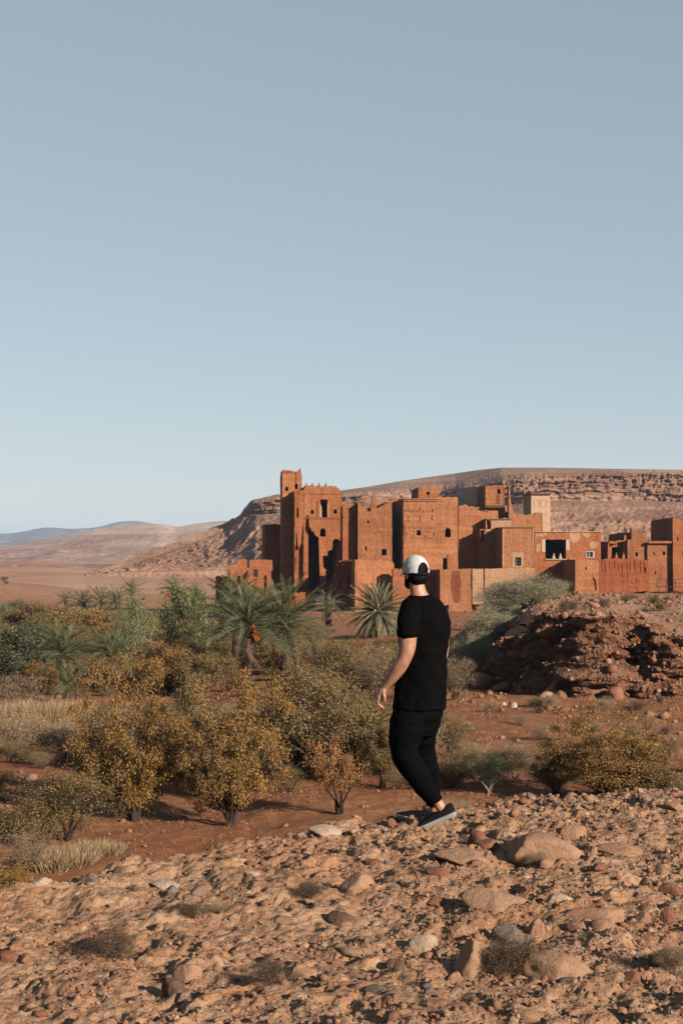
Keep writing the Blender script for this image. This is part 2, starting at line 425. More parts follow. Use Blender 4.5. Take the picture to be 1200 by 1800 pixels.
# mesa: profile swept along a plan line
cs = np.concatenate([np.arange(60, 1240, 1.6), np.arange(1240, 1900, 6)])
sky_y = np.interp(cs, [60, 150, 205, 250, 290, 330, 370, 400, 418, 425, 432, 440, 460, 490, 540, 600, 650, 700, 750, 800, 840, 880, 960, 1200, 1500, 1900],
                  [1034, 1010, 1000, 987, 972, 955, 940, 928, 913, 905, 892, 881, 876, 872, 867, 862, 855, 846, 839, 832, 826, 822, 822, 826, 835, 850])
ct_y = np.interp(cs, [60, 150, 418, 425, 432, 445, 490, 600, 700, 780, 800, 840, 880, 960, 1200, 1900],
                 [1034, 1010, 913, 906, 896, 885, 875, 872, 868, 862, 858, 856, 846, 836, 834, 860])
cf_y = np.interp(cs, [60, 150, 205, 330, 400, 425, 440, 490, 540, 600, 700, 780, 820, 880, 960, 1200, 1900],
                 [1035, 1011, 1002, 957, 930, 908, 905, 903, 900, 897, 893, 890, 890, 886, 880, 882, 905])
ft_y = np.interp(cs, [60, 150, 205, 330, 425, 600, 1200, 1900], [1036, 1013, 1006, 1006, 1003, 1000, 1000, 1000])
Yc = np.interp(cs, [60, 150, 330, 400, 425, 450, 520, 600, 640, 700, 770, 800, 880, 920, 1200, 1900],
               [545, 545, 545, 545, 540, 530, 520, 540, 535, 560, 590, 585, 490, 480, 485, 500])
rows = []
def zat(py, Yv): return CH-(py-HOR)/F*Yv
nz = lambda k, s, a: fbm(cs/s+k*3.1, cs*0+k*1.7, octv=3, seed=61)*a
T = []   # (kind, t) rows
prof = []
for t in np.linspace(0, 1, 76): prof.append(('talus', t))
for t in np.linspace(0.01, 1, 70): prof.append(('cliff', t))
for t in np.linspace(0.03, 1, 26): prof.append(('top', t))
VX, VY, VZ = [], [], []
cliffw = sst(405, 432, cs)
for kind, t in prof:
    if kind == 'talus':
        Yr = Yc-(95-52*(1-sst(430, 580, cs)))*(1-t); pyf = ft_y + (cf_y-ft_y)*(t**1.12)
        n = (fbm(cs*Yr/F/26, Yr/9 + cs*0, octv=4, seed=71)*5.0 + fbm(cs*Yr/F/5, Yr/3.0, octv=4, seed=73, ridge=True)*1.6 + np.maximum(0, vn(cs*Yr/F/1.3, Yr/1.1 + cs*0, seed=75)-.15)*2.6)*math.sin(math.pi*min(1, t*1.02))**.5
        z0 = zat(pyf, Yr); x = (cs-600)/F*Yr; y = Yr-n*.8; z = z0+n*.22
    elif kind == 'cliff':
        # ledges: alternate steep risers and treads
        L = 6; k = math.floor(t*L*.999); f = t*L-k
        py = cf_y+(ct_y-cf_y)*((k + min(1, f*1.5))/L)
        back = (k*2.2 + max(0, f-.6)*6.0)*(.3+.7*sst(850, 930, cs))
        Yr = Yc+back
        xm = (cs-600)/F*Yr; zz = zat(py, Yr)
        amp = 1+1.2*(1-sst(600, 640, cs))*(sst(425, 450, cs)) + 1.6*sst(770, 790, cs)*(1-sst(870, 890, cs)) 
        strat = fbm(xm/70, zz/.95, octv=3, seed=81)*2.2
        jn = np.exp(-(vn(xm/2.1+k*9.1, zz/16+k*3, seed=84)/.12)**2)*1.9 + np.exp(-(vn(xm/.95+k*5.3, zz/7, seed=86)/.10)**2)*1.1
        n = (strat + fbm(xm/16, zz/20, octv=3, seed=82)*4.0*amp + fbm(xm/2.2, zz/1.5, octv=3, seed=83)*1.3 - jn*(.5+.5*vn(xm/12, zz/6, seed=87)))
        x = xm; y = Yr-n*cliffw; z = zz + vn(xm/3, zz/2, seed=85)*.5*cliffw
    else:
        Yr = Yc+11+130*t; py = ct_y+(sky_y-ct_y)*(t**.8)
        xm = (cs-600)/F*Yr; zz = zat(py, Yr)
        n = fbm(xm/14, Yr/11, octv=4, seed=91)*1.6 + np.floor(fbm(xm/30, Yr/12, octv=3, seed=93)*4)*.5
        x = xm; y = Yr; z = zz + n*(1-t)*1.0
    VX.append(x+0*cs); VY.append(y+0*cs); VZ.append(z+0*cs)
VX.insert(0, VX[0]); VY.insert(0, VY[0]-2); VZ.insert(0, VZ[0]*0-40)
# back slope
VX.append(VX[-1]*1.3); VY.append(VY[-1]+250); VZ.append(VZ[-1]*0-8)
V, Fc = grid_mesh(np.array(VX), np.array(VY), np.array(VZ))
mesa = link('mesa_hill', make_mesh('mesa_hill', V, Fc, MESA)); tag(mesa, kind='structure')

def ridge(name, Yd, pts, base_y, mat, depth, amp, step=3.2, x0=-500, x1=1100, seed=0):
    c = np.arange(x0, x1, step); top = np.interp(c, [p[0] for p in pts], [p[1] for p in pts]); kk = np.hanning(15); top = np.convolve(np.pad(top, 7, 'edge'), kk/kk.sum(), 'valid')
    VX, VY, VZ = [], [], []
    for t in np.linspace(0, 1, 56):
        Yr = Yd-depth*(1-t) + 0*c
        py = base_y+(top-base_y)*(t**1.25)
        xm = (c-600)/F*Yr; z = CH-(py-HOR)/F*Yr
        n = fbm(xm/(amp*9), Yr/(amp*5), octv=5, seed=seed+5, ridge=True)*amp
        st = np.floor(z/amp*1.4 + fbm(xm/(amp*20), Yr/(amp*20), octv=2, seed=seed)*1.2)
        x = xm; y = Yr - n*1.2; z = z + n*.34*math.sin(math.pi*t) + (st-z/amp*1.4)*amp*.12*math.sin(math.pi*t)
        VX.append(x); VY.append(y); VZ.append(z)
    VX.insert(0, VX[0]); VY.insert(0, VY[0]-4); VZ.insert(0, VZ[0]*0-90)
    VX.append(VX[-1]*1.2); VY.append(VY[-1]+depth); VZ.append(VZ[-1]*0-15)
    V, Fc = grid_mesh(np.array(VX), np.array(VY), np.array(VZ))
    return tag(link(name, make_mesh(name, V, Fc, mat, False)), kind='structure')
ridge('pale_hills', 1650, [(-500, 990), (-200, 980), (0, 961), (60, 951), (100, 945), (160, 932), (200, 926), (230, 923), (290, 921), (308, 928), (340, 921), (380, 916.5), (410, 915.5), (450, 911), (520, 915), (1100, 930)], 1004, HILL, 560, 9.0, seed=110)
ridge('orange_foothills', 900, [(-500, 1010), (-50, 992), (60, 985), (120, 990), (200, 1000), (225, 984), (250, 972), (300, 962), (350, 955), (450, 940), (1100, 940)], 1014, rock_mat('foothill_soil', [(.38, (0.375, 0.156, 0.088)), (.6, (0.475, 0.250, 0.163))], .02, .2, 4.0, 1.5), 260, 5.0, seed=140)
ridge('blue_mountain', 5200, [(-500, 945), (-100, 942), (0, 938), (30, 937), (70, 928), (90, 926.5), (120, 930), (170, 928), (190, 922), (212, 916), (250, 915.5), (268, 921), (310, 926), (500, 940), (1100, 950)], 962, MOUNT, 900, 26.0, step=4, x0=-900, seed=170)
# ------------------------------------------------------------------ the fortress village
YAW = R(6.0)
GK = 'adobe houses of the ruined fortress'
def cr1(p): return (370+p[0]/3.4286, 810+p[1]/3.4286)
def cr2(p): return (680+p[0]/4.2857, 820+p[1]/4.2857)
def cr3(p): return (480+p[0]/7.35, 815+p[1]/7.35)
def cr4(p): return (900+p[0]/4.0, 820+p[1]/4.0)
def rect(x0, y0, x1, y1): return [(x0, y0), (x1, y0), (x1, y1), (x0, y1)]
def arch(x0, y0, x1, y1):
    r = (x1-x0)/2; cx = (x0+x1)/2; h = min((y1-y0)*.45, r*1.1)
    return [(x0, y1), (x0, y0+h)] + [(cx-r*math.cos(a), y0+h-h*math.sin(a)) for a in (R(35), R(65), R(90), R(115), R(145))] + [(x1, y0+h), (x1, y1)]

class Block:
    """An adobe block with its own plane: front wall facing the viewer, sides, back and roof."""
    def __init__(s, name, label, L, Y0, yaw=YAW, cat='building', group=GK, base=1040, z0=None, ray_px=None):
        s.Y0 = Y0; s.yaw = yaw; s.c, s.s = math.cos(yaw), math.sin(yaw)
        s.x0 = (L-600)/F*Y0
        zb = CH-(base-HOR)/F*Y0 if z0 is None else z0
        s.root = empty(name, (s.x0, Y0, zb), label, cat, group)
        s.zb = zb
    def uz(s, px, py):
        a = (px-600)/F; u = (a*s.Y0-s.x0)/(s.c-a*s.s); Y = s.Y0+u*s.s
        return u, CH-(py-HOR)/F*Y
    def w(s, u, d, z): return (s.x0+u*s.c-d*s.s, s.Y0+u*s.s+d*s.c, z)
    def slab(s, name, poly, holes, d0, th, mat, parent=None, uz=False, rough=.0, seed=0):
        """polygon in the plane (photo px unless uz), with holes, from depth d0 to d0+th"""
        rr = random.Random(seed+int(d0*100)+len(poly))
        conv = (lambda q: list(q)) if uz else (lambda q: [s.uz(*p) for p in q])
        loops = [conv(poly)]+[conv(h) for h in holes]
        out = []
        for li, lp in enumerate(loops):
            # orient and roughen
            ar = sum(lp[i][0]*lp[(i+1) % len(lp)][1]-lp[(i+1) % len(lp)][0]*lp[i][1] for i in range(len(lp)))
            if ar < 0: lp = lp[::-1]
            new = []
            for i, p in enumerate(lp):
                q = lp[(i+1) % len(lp)]; new.append(p)
                L = math.hypot(q[0]-p[0], q[1]-p[1])
                if rough > 0 and L > .5:
                    k = int(L/.3)
                    nx, ny = -(q[1]-p[1])/L, (q[0]-p[0])/L
                    vert = abs(nx) > .9
                    for j in range(1, k):
                        t = (j+rr.uniform(-.3, .3))/k; a = rr.gauss(0, 1)*rough*(.22 if vert else 1.25)
                        if li == 0 and not vert and p[1] < s.zb+.2 and q[1] < s.zb+.2: a = 0
                        new.append((p[0]+(q[0]-p[0])*t+nx*a, p[1]+(q[1]-p[1])*t+ny*a))
            out.append(new)
        flat = [p for lp in out for p in lp]
        tris = tessellate_polygon([[Vector((p[0], p[1], 0)) for p in lp] for lp in out])
        n = len(flat)
        V = [s.w(p[0], d0, p[1]) for p in flat]+[s.w(p[0], d0+th, p[1]) for p in flat]
        Fc = []
        for t in tris:
            a, b, c = [flat[i] for i in t]
            if (b[0]-a[0])*(c[1]-a[1])-(b[1]-a[1])*(c[0]-a[0]) < 0: t = (t[0], t[2], t[1])
            Fc.append(tuple(t)); Fc.append((t[2]+n, t[1]+n, t[0]+n))
        o = 0
        for li, lp in enumerate(out):
            m = len(lp)
            for i in range(m):
                a, b = o+i, o+(i+1) % m
                Fc.append((b, a, a+n, b+n) if li == 0 else (a, b, b+n, a+n))
            o += m
        return obj(name, V, Fc, mat, parent or s.root)
    def front(s, poly, holes=(), mat=MUD, th=.6, rough=.055, d0=0, seed=1):
        return s.slab('front_wall', poly, holes, d0, th, mat, rough=rough, seed=seed)
    def side(s, name, u0, th, depth, zl, zr, mat, d0=.6, rough=.06, seed=3, bottom=None, parent=None):
        """a wall running back from the front wall at u0..u0+th; top goes zl -> zr"""
        rr = random.Random(seed); k = max(2, int(depth/.5)); b = s.zb-.6 if bottom is None else bottom
        prof = [(d0+depth*i/k, zl+(zr-zl)*i/k+rr.gauss(0, rough)) for i in range(k+1)]
        V = []; 
        for u in (u0, u0+th):
            for d, z in prof: V.append(s.w(u, d, z))
            V.append(s.w(u, d0+depth, b)); V.append(s.w(u, d0, b))
        m = k+3; Fc = []
        t = tessellate_polygon([[Vector((d, z, 0)) for d, z in prof]+[Vector((d0+depth, b, 0)), Vector((d0, b, 0))]])
        for a in t: Fc.append(tuple(a)); Fc.append((a[2]+m, a[1]+m, a[0]+m))
        for i in range(m): j = (i+1) % m; Fc.append((i, j, j+m, i+m))
        return obj(name, V, Fc, mat, parent or s.root)
    def body(s, R_, depth, zt_l, zt_r, mat=MUD, roof=True, th=.5, drop=.55, back=True, seed=4):
        """side walls, back wall and roof. R_: right px; zt in px at the left/right corners"""
        uR, _ = s.uz(R_, 900); _, zl = s.uz(R_, zt_l); _, zr = s.uz(R_, zt_r)
        a = s.side('side_wall', .012, th, depth, zl, zl-.1, mat, seed=seed)
        a = s.side('side_wall', uR-th-.012, th, depth, zr, zr-.1, mat, seed=seed+1)
        b = s.zb-.6
        if back:
            zz = min(zl, zr)-.15
            s.slab('back_wall', [(.0, b), (uR, b), (uR, zz), (0, zz+.05)], [], .6+depth+.004, th, mat, uz=True, rough=.04, seed=seed)
        if roof:
            zz = min(zl, zr)-drop
            V = [s.w(th+.02, .62, zz-.3), s.w(uR-th-.02, .62, zz-.3), s.w(uR-th-.02, depth+.58, zz-.3), s.w(th+.02, depth+.58, zz-.3)]
            V += [(x, y, z+.3) for x, y, z in V]
            obj('roof', V, [(0, 3, 2, 1), (4, 5, 6, 7), (0, 1, 5, 4), (1, 2, 6, 5), (2, 3, 7, 6), (3, 0, 4, 7)], mat, s.root)
        return uR
    def bx(s, name, px0, py0, px1, py1, d0, th, mat, parent=None):
        """box standing proud of (d0<0) or behind the front plane"""
        return s.slab(name, rect(px0, py0, px1, py1), [], d0, th, mat, parent)
    def merlon(s, px, py, wpx, hpx, mat, pointed=True, d0=.1, th=.35, name='merlon'):
        h = wpx/2
        poly = [(px-h, py), (px-h, py-hpx*.45), (px-h*.45, py-hpx*.6), (px-h*.25, py-hpx), (px+h*.25, py-hpx), (px+h*.45, py-hpx*.6), (px+h, py-hpx*.45), (px+h, py)] if pointed else rect(px-h, py-hpx, px+h, py)
        return s.slab(name, poly, [], d0, th, mat)
    def ledge(s, name, px0, px1, py, hpx, proud, mat):
        return s.bx(name, px0, py-hpx/2, px1, py+hpx/2, -proud, proud-.004, mat)

def dots(pts, r=.9): return [rect(x-r*.8, y-r, x+r*.8, y+r) for x, y in pts]
def jag(x0, y0, x1, y1, n, a, seed):
    rr = random.Random(seed); return [(x0+(x1-x0)*i/n, y0+(y1-y0)*i/n+(rr.uniform(-a, a) if 0 < i < n else 0)) for i in range(n+1)]

# --- corner tower, left bay (recessed) ---
b = Block('corner_tower', 'tallest mud tower of the fortress, with a broken crown, at its left corner', 496, 160.0, base=1040)
b.front([(496, 1050), (496.3, 827), (498, 825.5), (501, 826), (505, 826.5), (509, 826), (513, 828), (518, 829), (521, 829.5), (524, 826.5), (527.5, 823), (528.6, 825), (529.3, 833), (530.3, 853), (531.5, 862), (531.5, 1050)],
        [rect(501, 856, 506.5, 863), rect(504, 907, 505.5, 910), arch(518, 850, 523.2, 860)] + dots([(502, 832.5), (507, 833), (512, 833.5), (511.5, 858.5), (526, 827.5), (526, 858.5)], .8), seed=11, mat=MUD_SAND)
b.bx('pilaster', 519.5, 829.5, 521.2, 849, -.06, .056, MUD_DARK)
b.body(531.5, 2.6, 827, 833, mat=MUD_SAND)
b.ledge('cornice', 497, 517, 829, 1.6, .10, MUD)
# --- corner tower, right bay, proud of the left one ---
b = Block('tower_bay', 'narrow bay jutting from the tall corner tower, its wall torn open by a black gap', 517.5, 157.5, base=1040)
hole_arch = arch(518, 850, 523.2, 860)
slit = rect(521.5, 893, 525, 910)
lefth = [(518.6, 1009), (518.5, 962), (520, 958), (520.8, 930), (522.3, 945), (523.2, 957), (525.2, 965), (529.5, 955), (530.3, 938), (532, 925), (533.6, 917), (533.6, 1037), (525, 1037), (524.6, 981), (521, 980)]
b.front([(517.4, 1050), (517.6, 875), (517.6, 861.5), (519.5, 861), (523.3, 861.5), (523.6, 867), (524.8, 867), (525, 862), (530, 861.5), (534, 862), (534, 1050)],
        [slit] + dots([(524, 869), (530, 880), (522, 884)], .8) + [[(x, y) if x < 533.5 else (533.1, y) for x, y in lefth]], seed=12)
b.body(534, 2.2, 862, 862, back=True, drop=.5)
# --- great house ---
b = Block('great_house', 'great mud house with pointed merlons on its roof and a tall doorway high up', 534.3, 157.9, base=1040)
h1 = [cr3(p) for p in [(432, 600), (455, 700), (465, 810), (490, 850), (500, 880), (525, 870), (545, 930), (570, 940), (588, 950), (592, 1100), (598, 1300), (605, 1530), (590, 1600), (560, 1635), (414, 1636), (412, 1210), (414, 1112), (412, 1030), (414, 900), (416, 810), (428, 700)]]
h2 = [cr3(p) for p in [(640, 1190), (700, 1190), (706, 1130), (760, 1112), (768, 1060), (770, 1000), (800, 970), (845, 978), (885, 1005), (900, 1100), (892, 1230), (850, 1262), (812, 1300), (800, 1420), (770, 1450), (740, 1540), (700, 1570), (688, 1470), (676, 1400), (690, 1370), (650, 1345), (645, 1280)]]
h3 = [cr3(p) for p in [(645, 1360), (680, 1390), (672, 1440), (684, 1500), (645, 1480)]]
hd = [cr3(p) for p in [(605, 465), (705, 465), (700, 520), (698, 705), (630, 705), (628, 560), (607, 500)]]
top = [(534.3, 854), (590, 855)] + [(593, 857), (596.5, 860), (597.5, 864), (600.5, 868), (601, 880), (601.5, 990)]
b.front([(534.3, 1050)] + top + [(601.5, 1020), (596, 1050)],
        [h1, h2, hd, arch(562.4, 928.5, 572.4, 943), rect(546, 896.5, 551.2, 903.5), rect(586.5, 895.5, 592, 903)]
        + dots([cr3(p) for p in [(405, 305), (487, 308), (553, 306), (625, 306), (705, 305), (778, 303)]], 1.5)
        + dots([cr3(p) for p in [(433, 493), (560, 488), (570, 573), (742, 490), (825, 492), (685, 812), (780, 874), (595, 820), (665, 1050), (733, 993)]], .75), seed=13, rough=.03)
b.body(601.5, 8.5, 856, 868, drop=.6)
b.slab('patched_panel', [(534.6, 869), (545, 869), (545.5, 906), (534.6, 908)], [], -.05, .046, MUD_PALE, rough=.03)
for px in (538.5, 549, 561, 572.6): b.merlon(px, 855, 4.2, 6.5, MUD)
b.ledge('cornice', 534.5, 596, 868, 1.3, .09, MUD)
b.ledge('string_course', 534.5, 600, 910, 1.0, .06, MUD)
for px in (557.5,): b.bx('pilaster', px, 880, px+1.6, 908, -.10, .096, MUD)
b.slab('door_jamb', [cr3(p) for p in [(596, 500), (606, 515), (628, 565), (628, 700), (596, 700)]], [], -.06, .056, PLASTER, rough=.02)
b.slab('door_jamb', [cr3(p) for p in [(700, 520), (716, 515), (716, 700), (700, 705)]], [], -.06, .056, PLASTER, rough=.02)
for i in range(16): b.bx('beam_end', 535.6+i*4.1, 911.3, 536.6+i*4.1, 912.3, -.12, .116, WOODP)
# --- narrow bay right of it ---
b = Block('narrow_house', 'plain narrow mud bay with a pale stain, between the great house and the black gap', 602, 158.1, base=1040)
b.front([(602, 1045), (602, 890), (606, 887.5), (613, 887), (622.5, 886), (625, 886), (625, 1045)], dots([cr1(p) for p in [(795, 425), (812, 560), (800, 345)]], .8), seed=14)
b.body(625, 7, 889, 887)
b.slab('pale_stain', [cr1(p) for p in [(832, 322), (848, 322), (850, 420), (838, 480), (832, 400)]], [], -.03, .026, MUD_PALE, rough=.03)
b.ledge('string_course', 602.5, 622, 909, 1.0, .06, MUD)
# --- broken house with a spike ---
b = Block('broken_house', 'mud house whose broken wall top rises in a lone spike, left of the black strip', 628.5, 157.1, base=1010)
top = [cr1(p) for p in [(888, 255), (925, 262), (938, 280), (946, 306), (955, 302), (964, 306), (968, 262), (974, 240), (980, 205), (988, 190), (996, 215), (1001, 245), (1003, 290), (1020, 278), (1040, 268), (1058, 258), (1075, 252), (1092, 245)]]
b.front([(628.5, 1020)] + top + [(689, 1020)],
        [rect(670.5, 965, 679, 976), rect(641.5, 960, 644.5, 968), rect(645, 915, 648.5, 920)] +
        dots([cr1(p) for p in [(900, 445), (940, 445), (985, 440), (1015, 340), (905, 575), (985, 580), (1020, 575), (960, 520), (900, 350), (985, 350)]], .75), seed=15, rough=.05, mat=MUD_BROWN)
b.body(689, 9, 884, 883, mat=MUD_BROWN)
b.slab('blind_panel', [cr1(p) for p in [(1012, 398), (1043, 398), (1043, 430), (1012, 430)]], [], -.06, .056, MUD_PALE, rough=.02)
b.ledge('string_course', 629, 688, 935, 1.0, .06, MUD)
# --- back link behind the strip ---
b = Block('shaded_link', 'recessed mud wall in black shade between the spiked wall and the decorated house', 680, 163, base=1010)
b.front([(680, 1015), (680, 884), (688, 880), (700, 876), (712, 874), (712, 1015)], [], seed=16)
b.body(712, 5, 882, 878)
# --- decorated house ---
b = Block('decorated_house', 'broad mud house with a paler band of carved niches, behind the cap of the man', 708.5, 156.6, base=1030)
dts = [cr2(p) for p in [(365, 265), (405, 265), (462, 268), (507, 268), (370, 316), (437, 317), (508, 318), (436, 365), (508, 367), (440, 430), (513, 430), (205, 262), (247, 265)]]
pan = [cr2(p) for p in [(172, 492), (200, 492), (285, 492), (315, 492), (188, 527), (283, 527), (320, 492)]]
slits = [[cr2(p) for p in q] for q in [[(154, 365), (159, 365), (159, 425), (154, 425)], [(243, 365), (250, 365), (250, 430), (243, 430)], [(333, 365), (340, 365), (340, 425), (333, 425)],
        [(240, 310), (250, 310), (248, 345), (243, 345)], [(153, 312), (159, 312), (157, 340), (154, 340)], [(335, 325), (341, 325), (340, 350), (336, 350)]]]
topl = [(708.6, 876.5), (716, 877), (727, 876), (740, 875.5), (752, 876), (763, 875), (772, 873.5), (775, 870.5), (779, 875), (787, 873), (793, 874.5), (800, 873.5), (804.3, 875)]
b.front([(708.5, 1040)] + topl + [(804.8, 1040)], [arch(781.5, 928, 792, 944), rect(732, 932.5, 738.8, 941), rect(746, 880, 749, 884.3), rect(778, 981, 785, 1001), rect(736, 980, 743, 985)] + dots(dts, .85) + slits + dots(pan, .6), seed=17, mat=MUD_SAND)
b.body(804.8, 10, 877, 875, mat=MUD_SAND)
b.ledge('cornice', 709, 771, 877.3, 1.2, .10, MUD)
b.ledge('string_course', 709, 804, 920.5, 1.0, .05, MUD)
P2 = MUD_PALE
b.slab('carved_band', [cr2(p) for p in [(128, 440), (140, 410), (168, 424), (172, 405), (230, 430), (240, 408), (262, 428), (330, 405), (345, 412), (372, 405), (374, 538), (130, 540)]],
       [[cr2(q) for q in p] for p in ([(220, 478), (254, 478), (254, 520), (220, 520)], [(140, 490), (146, 490), (146, 525), (140, 525)], [(348, 490), (355, 490), (355, 530), (348, 530)],
        [(168, 488), (205, 488), (205, 496), (168, 496)], [(281, 488), (322, 488), (322, 496), (281, 496)], [(182, 520), (194, 520), (194, 532), (182, 532)], [(277, 522), (290, 522), (290, 532), (277, 532)])], -.08, .076, P2, rough=.015)
for i in range(13):
    x = 712+i*4.3
    b.bx('niche_rib', x, 925.5, x+1.2, 930.5, -.14, .056, P2)
for i in range(9): b.bx('niche_rib', 712.5+i*6.1, 896, 713.7+i*6.1, 899.5, -.07, .066, MUD)
for i in range(24): b.bx('dentil', 710+i*2.6, 880.5, 711.3+i*2.6, 882.0, -.10, .096, MUD)
# --- roof room behind it ---
b = Block('roof_room', 'small crenellated roof room rising behind the decorated house', 735, 162, base=882)
b.front([(735, 895), (735, 857), (740, 856), (744, 857.5), (750, 855.5), (758, 856.5), (764, 855.5), (772, 857), (772, 895)], [rect(749, 864.5, 754.5, 869.5)] + dots([(740, 861), (746, 861.5), (752, 861), (758, 861.3), (765, 861)], .6), seed=18, mat=MUD_BROWN)
b.body(772, 4, 857, 857, drop=.4, mat=MUD_BROWN)
# --- long recessed wall ---
b = Block('long_house', 'long plain mud house with ragged roof line, half in black shadow, right of the middle', 805.5, 159.4, base=1010)
b.front([(805.5, 1015), (805.8, 889), (812, 888), (818, 886.5), (824, 891), (829, 889), (835, 892), (843, 891), (848, 893), (853, 888), (886, 888), (890, 890), (890, 1015)],
        dots([cr2(p) for p in [(650, 430), (592, 440), (700, 300), (655, 300)]], .7) + [rect(825, 905, 826, 907)], seed=19, mat=MUD_SAND)
b.body(890, 8, 889, 889, mat=MUD_SAND)
b.slab('pale_stain', [cr2(p) for p in [(540, 300), (600, 305), (640, 330), (620, 370), (600, 410), (560, 420), (542, 410)]], [], -.03, .026, MUD_PALE, rough=.04)
b.ledge('ledge', 822, 845, 950.5, 1.4, .25, PLASTER)
# --- upper tower on it ---
b = Block('upper_tower', 'square mud tower with a carved window rising over the roofs right of the middle', 852.6, 159.0, base=889)
b.front([(852.6, 892), (852.6, 854.5), (856, 853.5), (861, 854.5), (868, 853), (876, 853.5), (884, 854), (886.8, 856), (886.8, 892)],
        [arch(873.3, 859, 879.3, 868), rect(872.8, 870, 874, 886), rect(876, 870, 877, 886)] + dots([cr2(p) for p in [(770, 175), (795, 175), (820, 175), (865, 165), (770, 200)]], .6), seed=20, mat=MUD_BROWN)
b.body(886.8, 3.6, 854, 855, drop=.4, mat=MUD_BROWN)
b.ledge('cornice', 852.8, 886.6, 857, 1.0, .08, MUD)
b.bx('beam', 852, 887.6, 887.5, 889.6, -.15, .146, WOODP)
# --- crumbled gable right ---
b = Block('crumbled_gable', 'mud wall crumbling in a curve down to the right beside the upper tower', 893.5, 158.8, base=960)
b.front([(893.5, 960), (893.5, 855), (896, 862), (897, 880), (899, 893), (903, 901), (910, 905), (920, 905), (930, 904), (939, 905), (940, 901), (946, 900.5), (948, 902.5), (951.5, 901), (953, 903), (954, 960)], [], seed=21, rough=.04, mat=MUD_PALE)
b.body(954, 6, 900, 903, drop=.5)
# --- pink stone hut and its low neighbour ---
b = Block('pink_hut', 'small hut of pinkish rubble with a black doorway, below the upper tower', 853.5, 158.2, base=933)
b.front([(853.5, 940), (853.5, 912), (897, 911.5), (897, 940)], [rect(855.2, 913.5, 862.6, 930)], mat=PLASTER, seed=22)
b.body(897, 2.0, 912, 912, drop=.3)
b.ledge('eave', 853, 897.5, 912.5, 1.6, .18, WOODP)
b = Block('low_gatehouse', 'low mud room with a flat whitish coping and a tall black doorway beside it', 843.5, 157.2, base=990)
b.front([(843.5, 1003), (843.5, 930), (851.3, 930), (851.5, 932.5), (882, 933), (882, 1003)], [rect(844, 932, 850.8, 953)], seed=23, mat=MUD_PALE)
b.body(882, 3.0, 932, 933, drop=.4)
b.bx('coping', 851.2, 931.8, 882, 934.2, -.12, .5, PLASTER)
# --- straw-coloured house with framed window ---
b = Block('straw_house', 'straw flecked mud house with a small white framed window in its lower right', 882.3, 153.6, base=1030)
wh = rect(904.5, 979.5, 915.2, 994.5)
b.front([(882, 1040), (882.3, 926.5), (937, 926.5), (937.5, 1040)], [wh] + dots([cr2(p) for p in [(903, 466), (1047, 462), (903, 492), (897, 547), (1053, 540), (900, 607), (1055, 600), (907, 664), (1058, 652), (1062, 734)]], 1.0), mat=MUD_PALE, seed=24, rough=.02)
b.body(937.5, 7.5, 927, 927, mat=MUD_PALE, drop=.5)
wf = b.slab('window', rect(899.5, 971, 919, 997.5), [wh], -.05, .046, PLASTER, rough=.01)
b.slab('pane', wh, [], .3, .03, GLASS, parent=wf)
for x in (908, 911.6): b.bx('window_bar', x, 979.5, x+.7, 994.5, .12, .04, METAL, parent=wf)
b.bx('window_bar', 904.5, 986.6, 915.2, 987.4, .165, .04, METAL, parent=wf)
b.ledge('coping', 881, 938, 926.8, 1.8, .16, WOODP)
b.bx('quoin', 882.4, 929, 884.6, 995, -.04, .036, PLASTER); b.bx('quoin', 935, 929, 937.2, 995, -.04, .036, PLASTER)
b.slab('plaster_base', [(849.8, 999.5), (937.4, 998), (937.4, 1030), (849.8, 1040)], [], -.5, .49, PLASTER, rough=.03)
# --- terrace house with large opening ---
b = Block('terrace_house', 'mud house with peeling plaster and a wide black opening with two white posts', 938.2, 154.4, base=1020)
op = rect(957.8, 948.5, 993.8, 982.4); ac = rect(1029.8, 970, 1041, 979)
b.front([(938.2, 1035), (938.2, 934.5), (975, 934), (1010, 934.8), (1055, 934), (1055.5, 1035)], [op, ac] + dots([cr4(p) for p in [(215, 706), (332, 704), (395, 650), (435, 630), (610, 628), (590, 490)]], 1.0), mat=MUD, seed=25, rough=.02)
b.body(1055.5, 7, 935, 935, drop=.5)
b.slab('jamb', rect(951.5, 948, 957.6, 970), [], -.06, .056, WHITE_P, rough=.02); b.slab('jamb', rect(994, 948.5, 1000, 967), [], -.06, .056, WHITE_P, rough=.02)
b.bx('sill', 956.5, 982.4, 995, 983.8, -.2, .6, WHITE_P)
for px in (973, 984.6): b.merlon(px, 982.4, 4.4, 10, WHITE_P, d0=.0, th=.35, name='pointed_post')
for q in ([(970, 0)],): pass
for poly in ([(1000, 936), (1018, 936), (1019, 948), (1012, 953), (1006, 956), (1001, 950)], [(1020, 935.5), (1034, 935.5), (1037, 942), (1030, 946), (1022, 940)], [(1036, 953), (1052, 953), (1048, 963), (1038, 965), (1035, 958)],
             [(940, 938), (962, 938), (955, 944), (942, 944)], [(941, 960), (950, 955), (950, 969), (942, 970)]):
    b.slab('plaster_patch', poly, [], -.03, .026, PLASTER, rough=.05)
wf = b.slab('window', rect(1028.4, 968.6, 1044, 980.4), [ac], -.06, .056, WHITE_P)
b.slab('pane', ac, [], .2, .03, GLASS, parent=wf); b.bx('window_bar', 1034.8, 970, 1035.8, 979, .1, .04, WHITE_P, parent=wf)
b.ledge('coping', 938, 1055.5, 934.8, 1.6, .14, PLASTER)
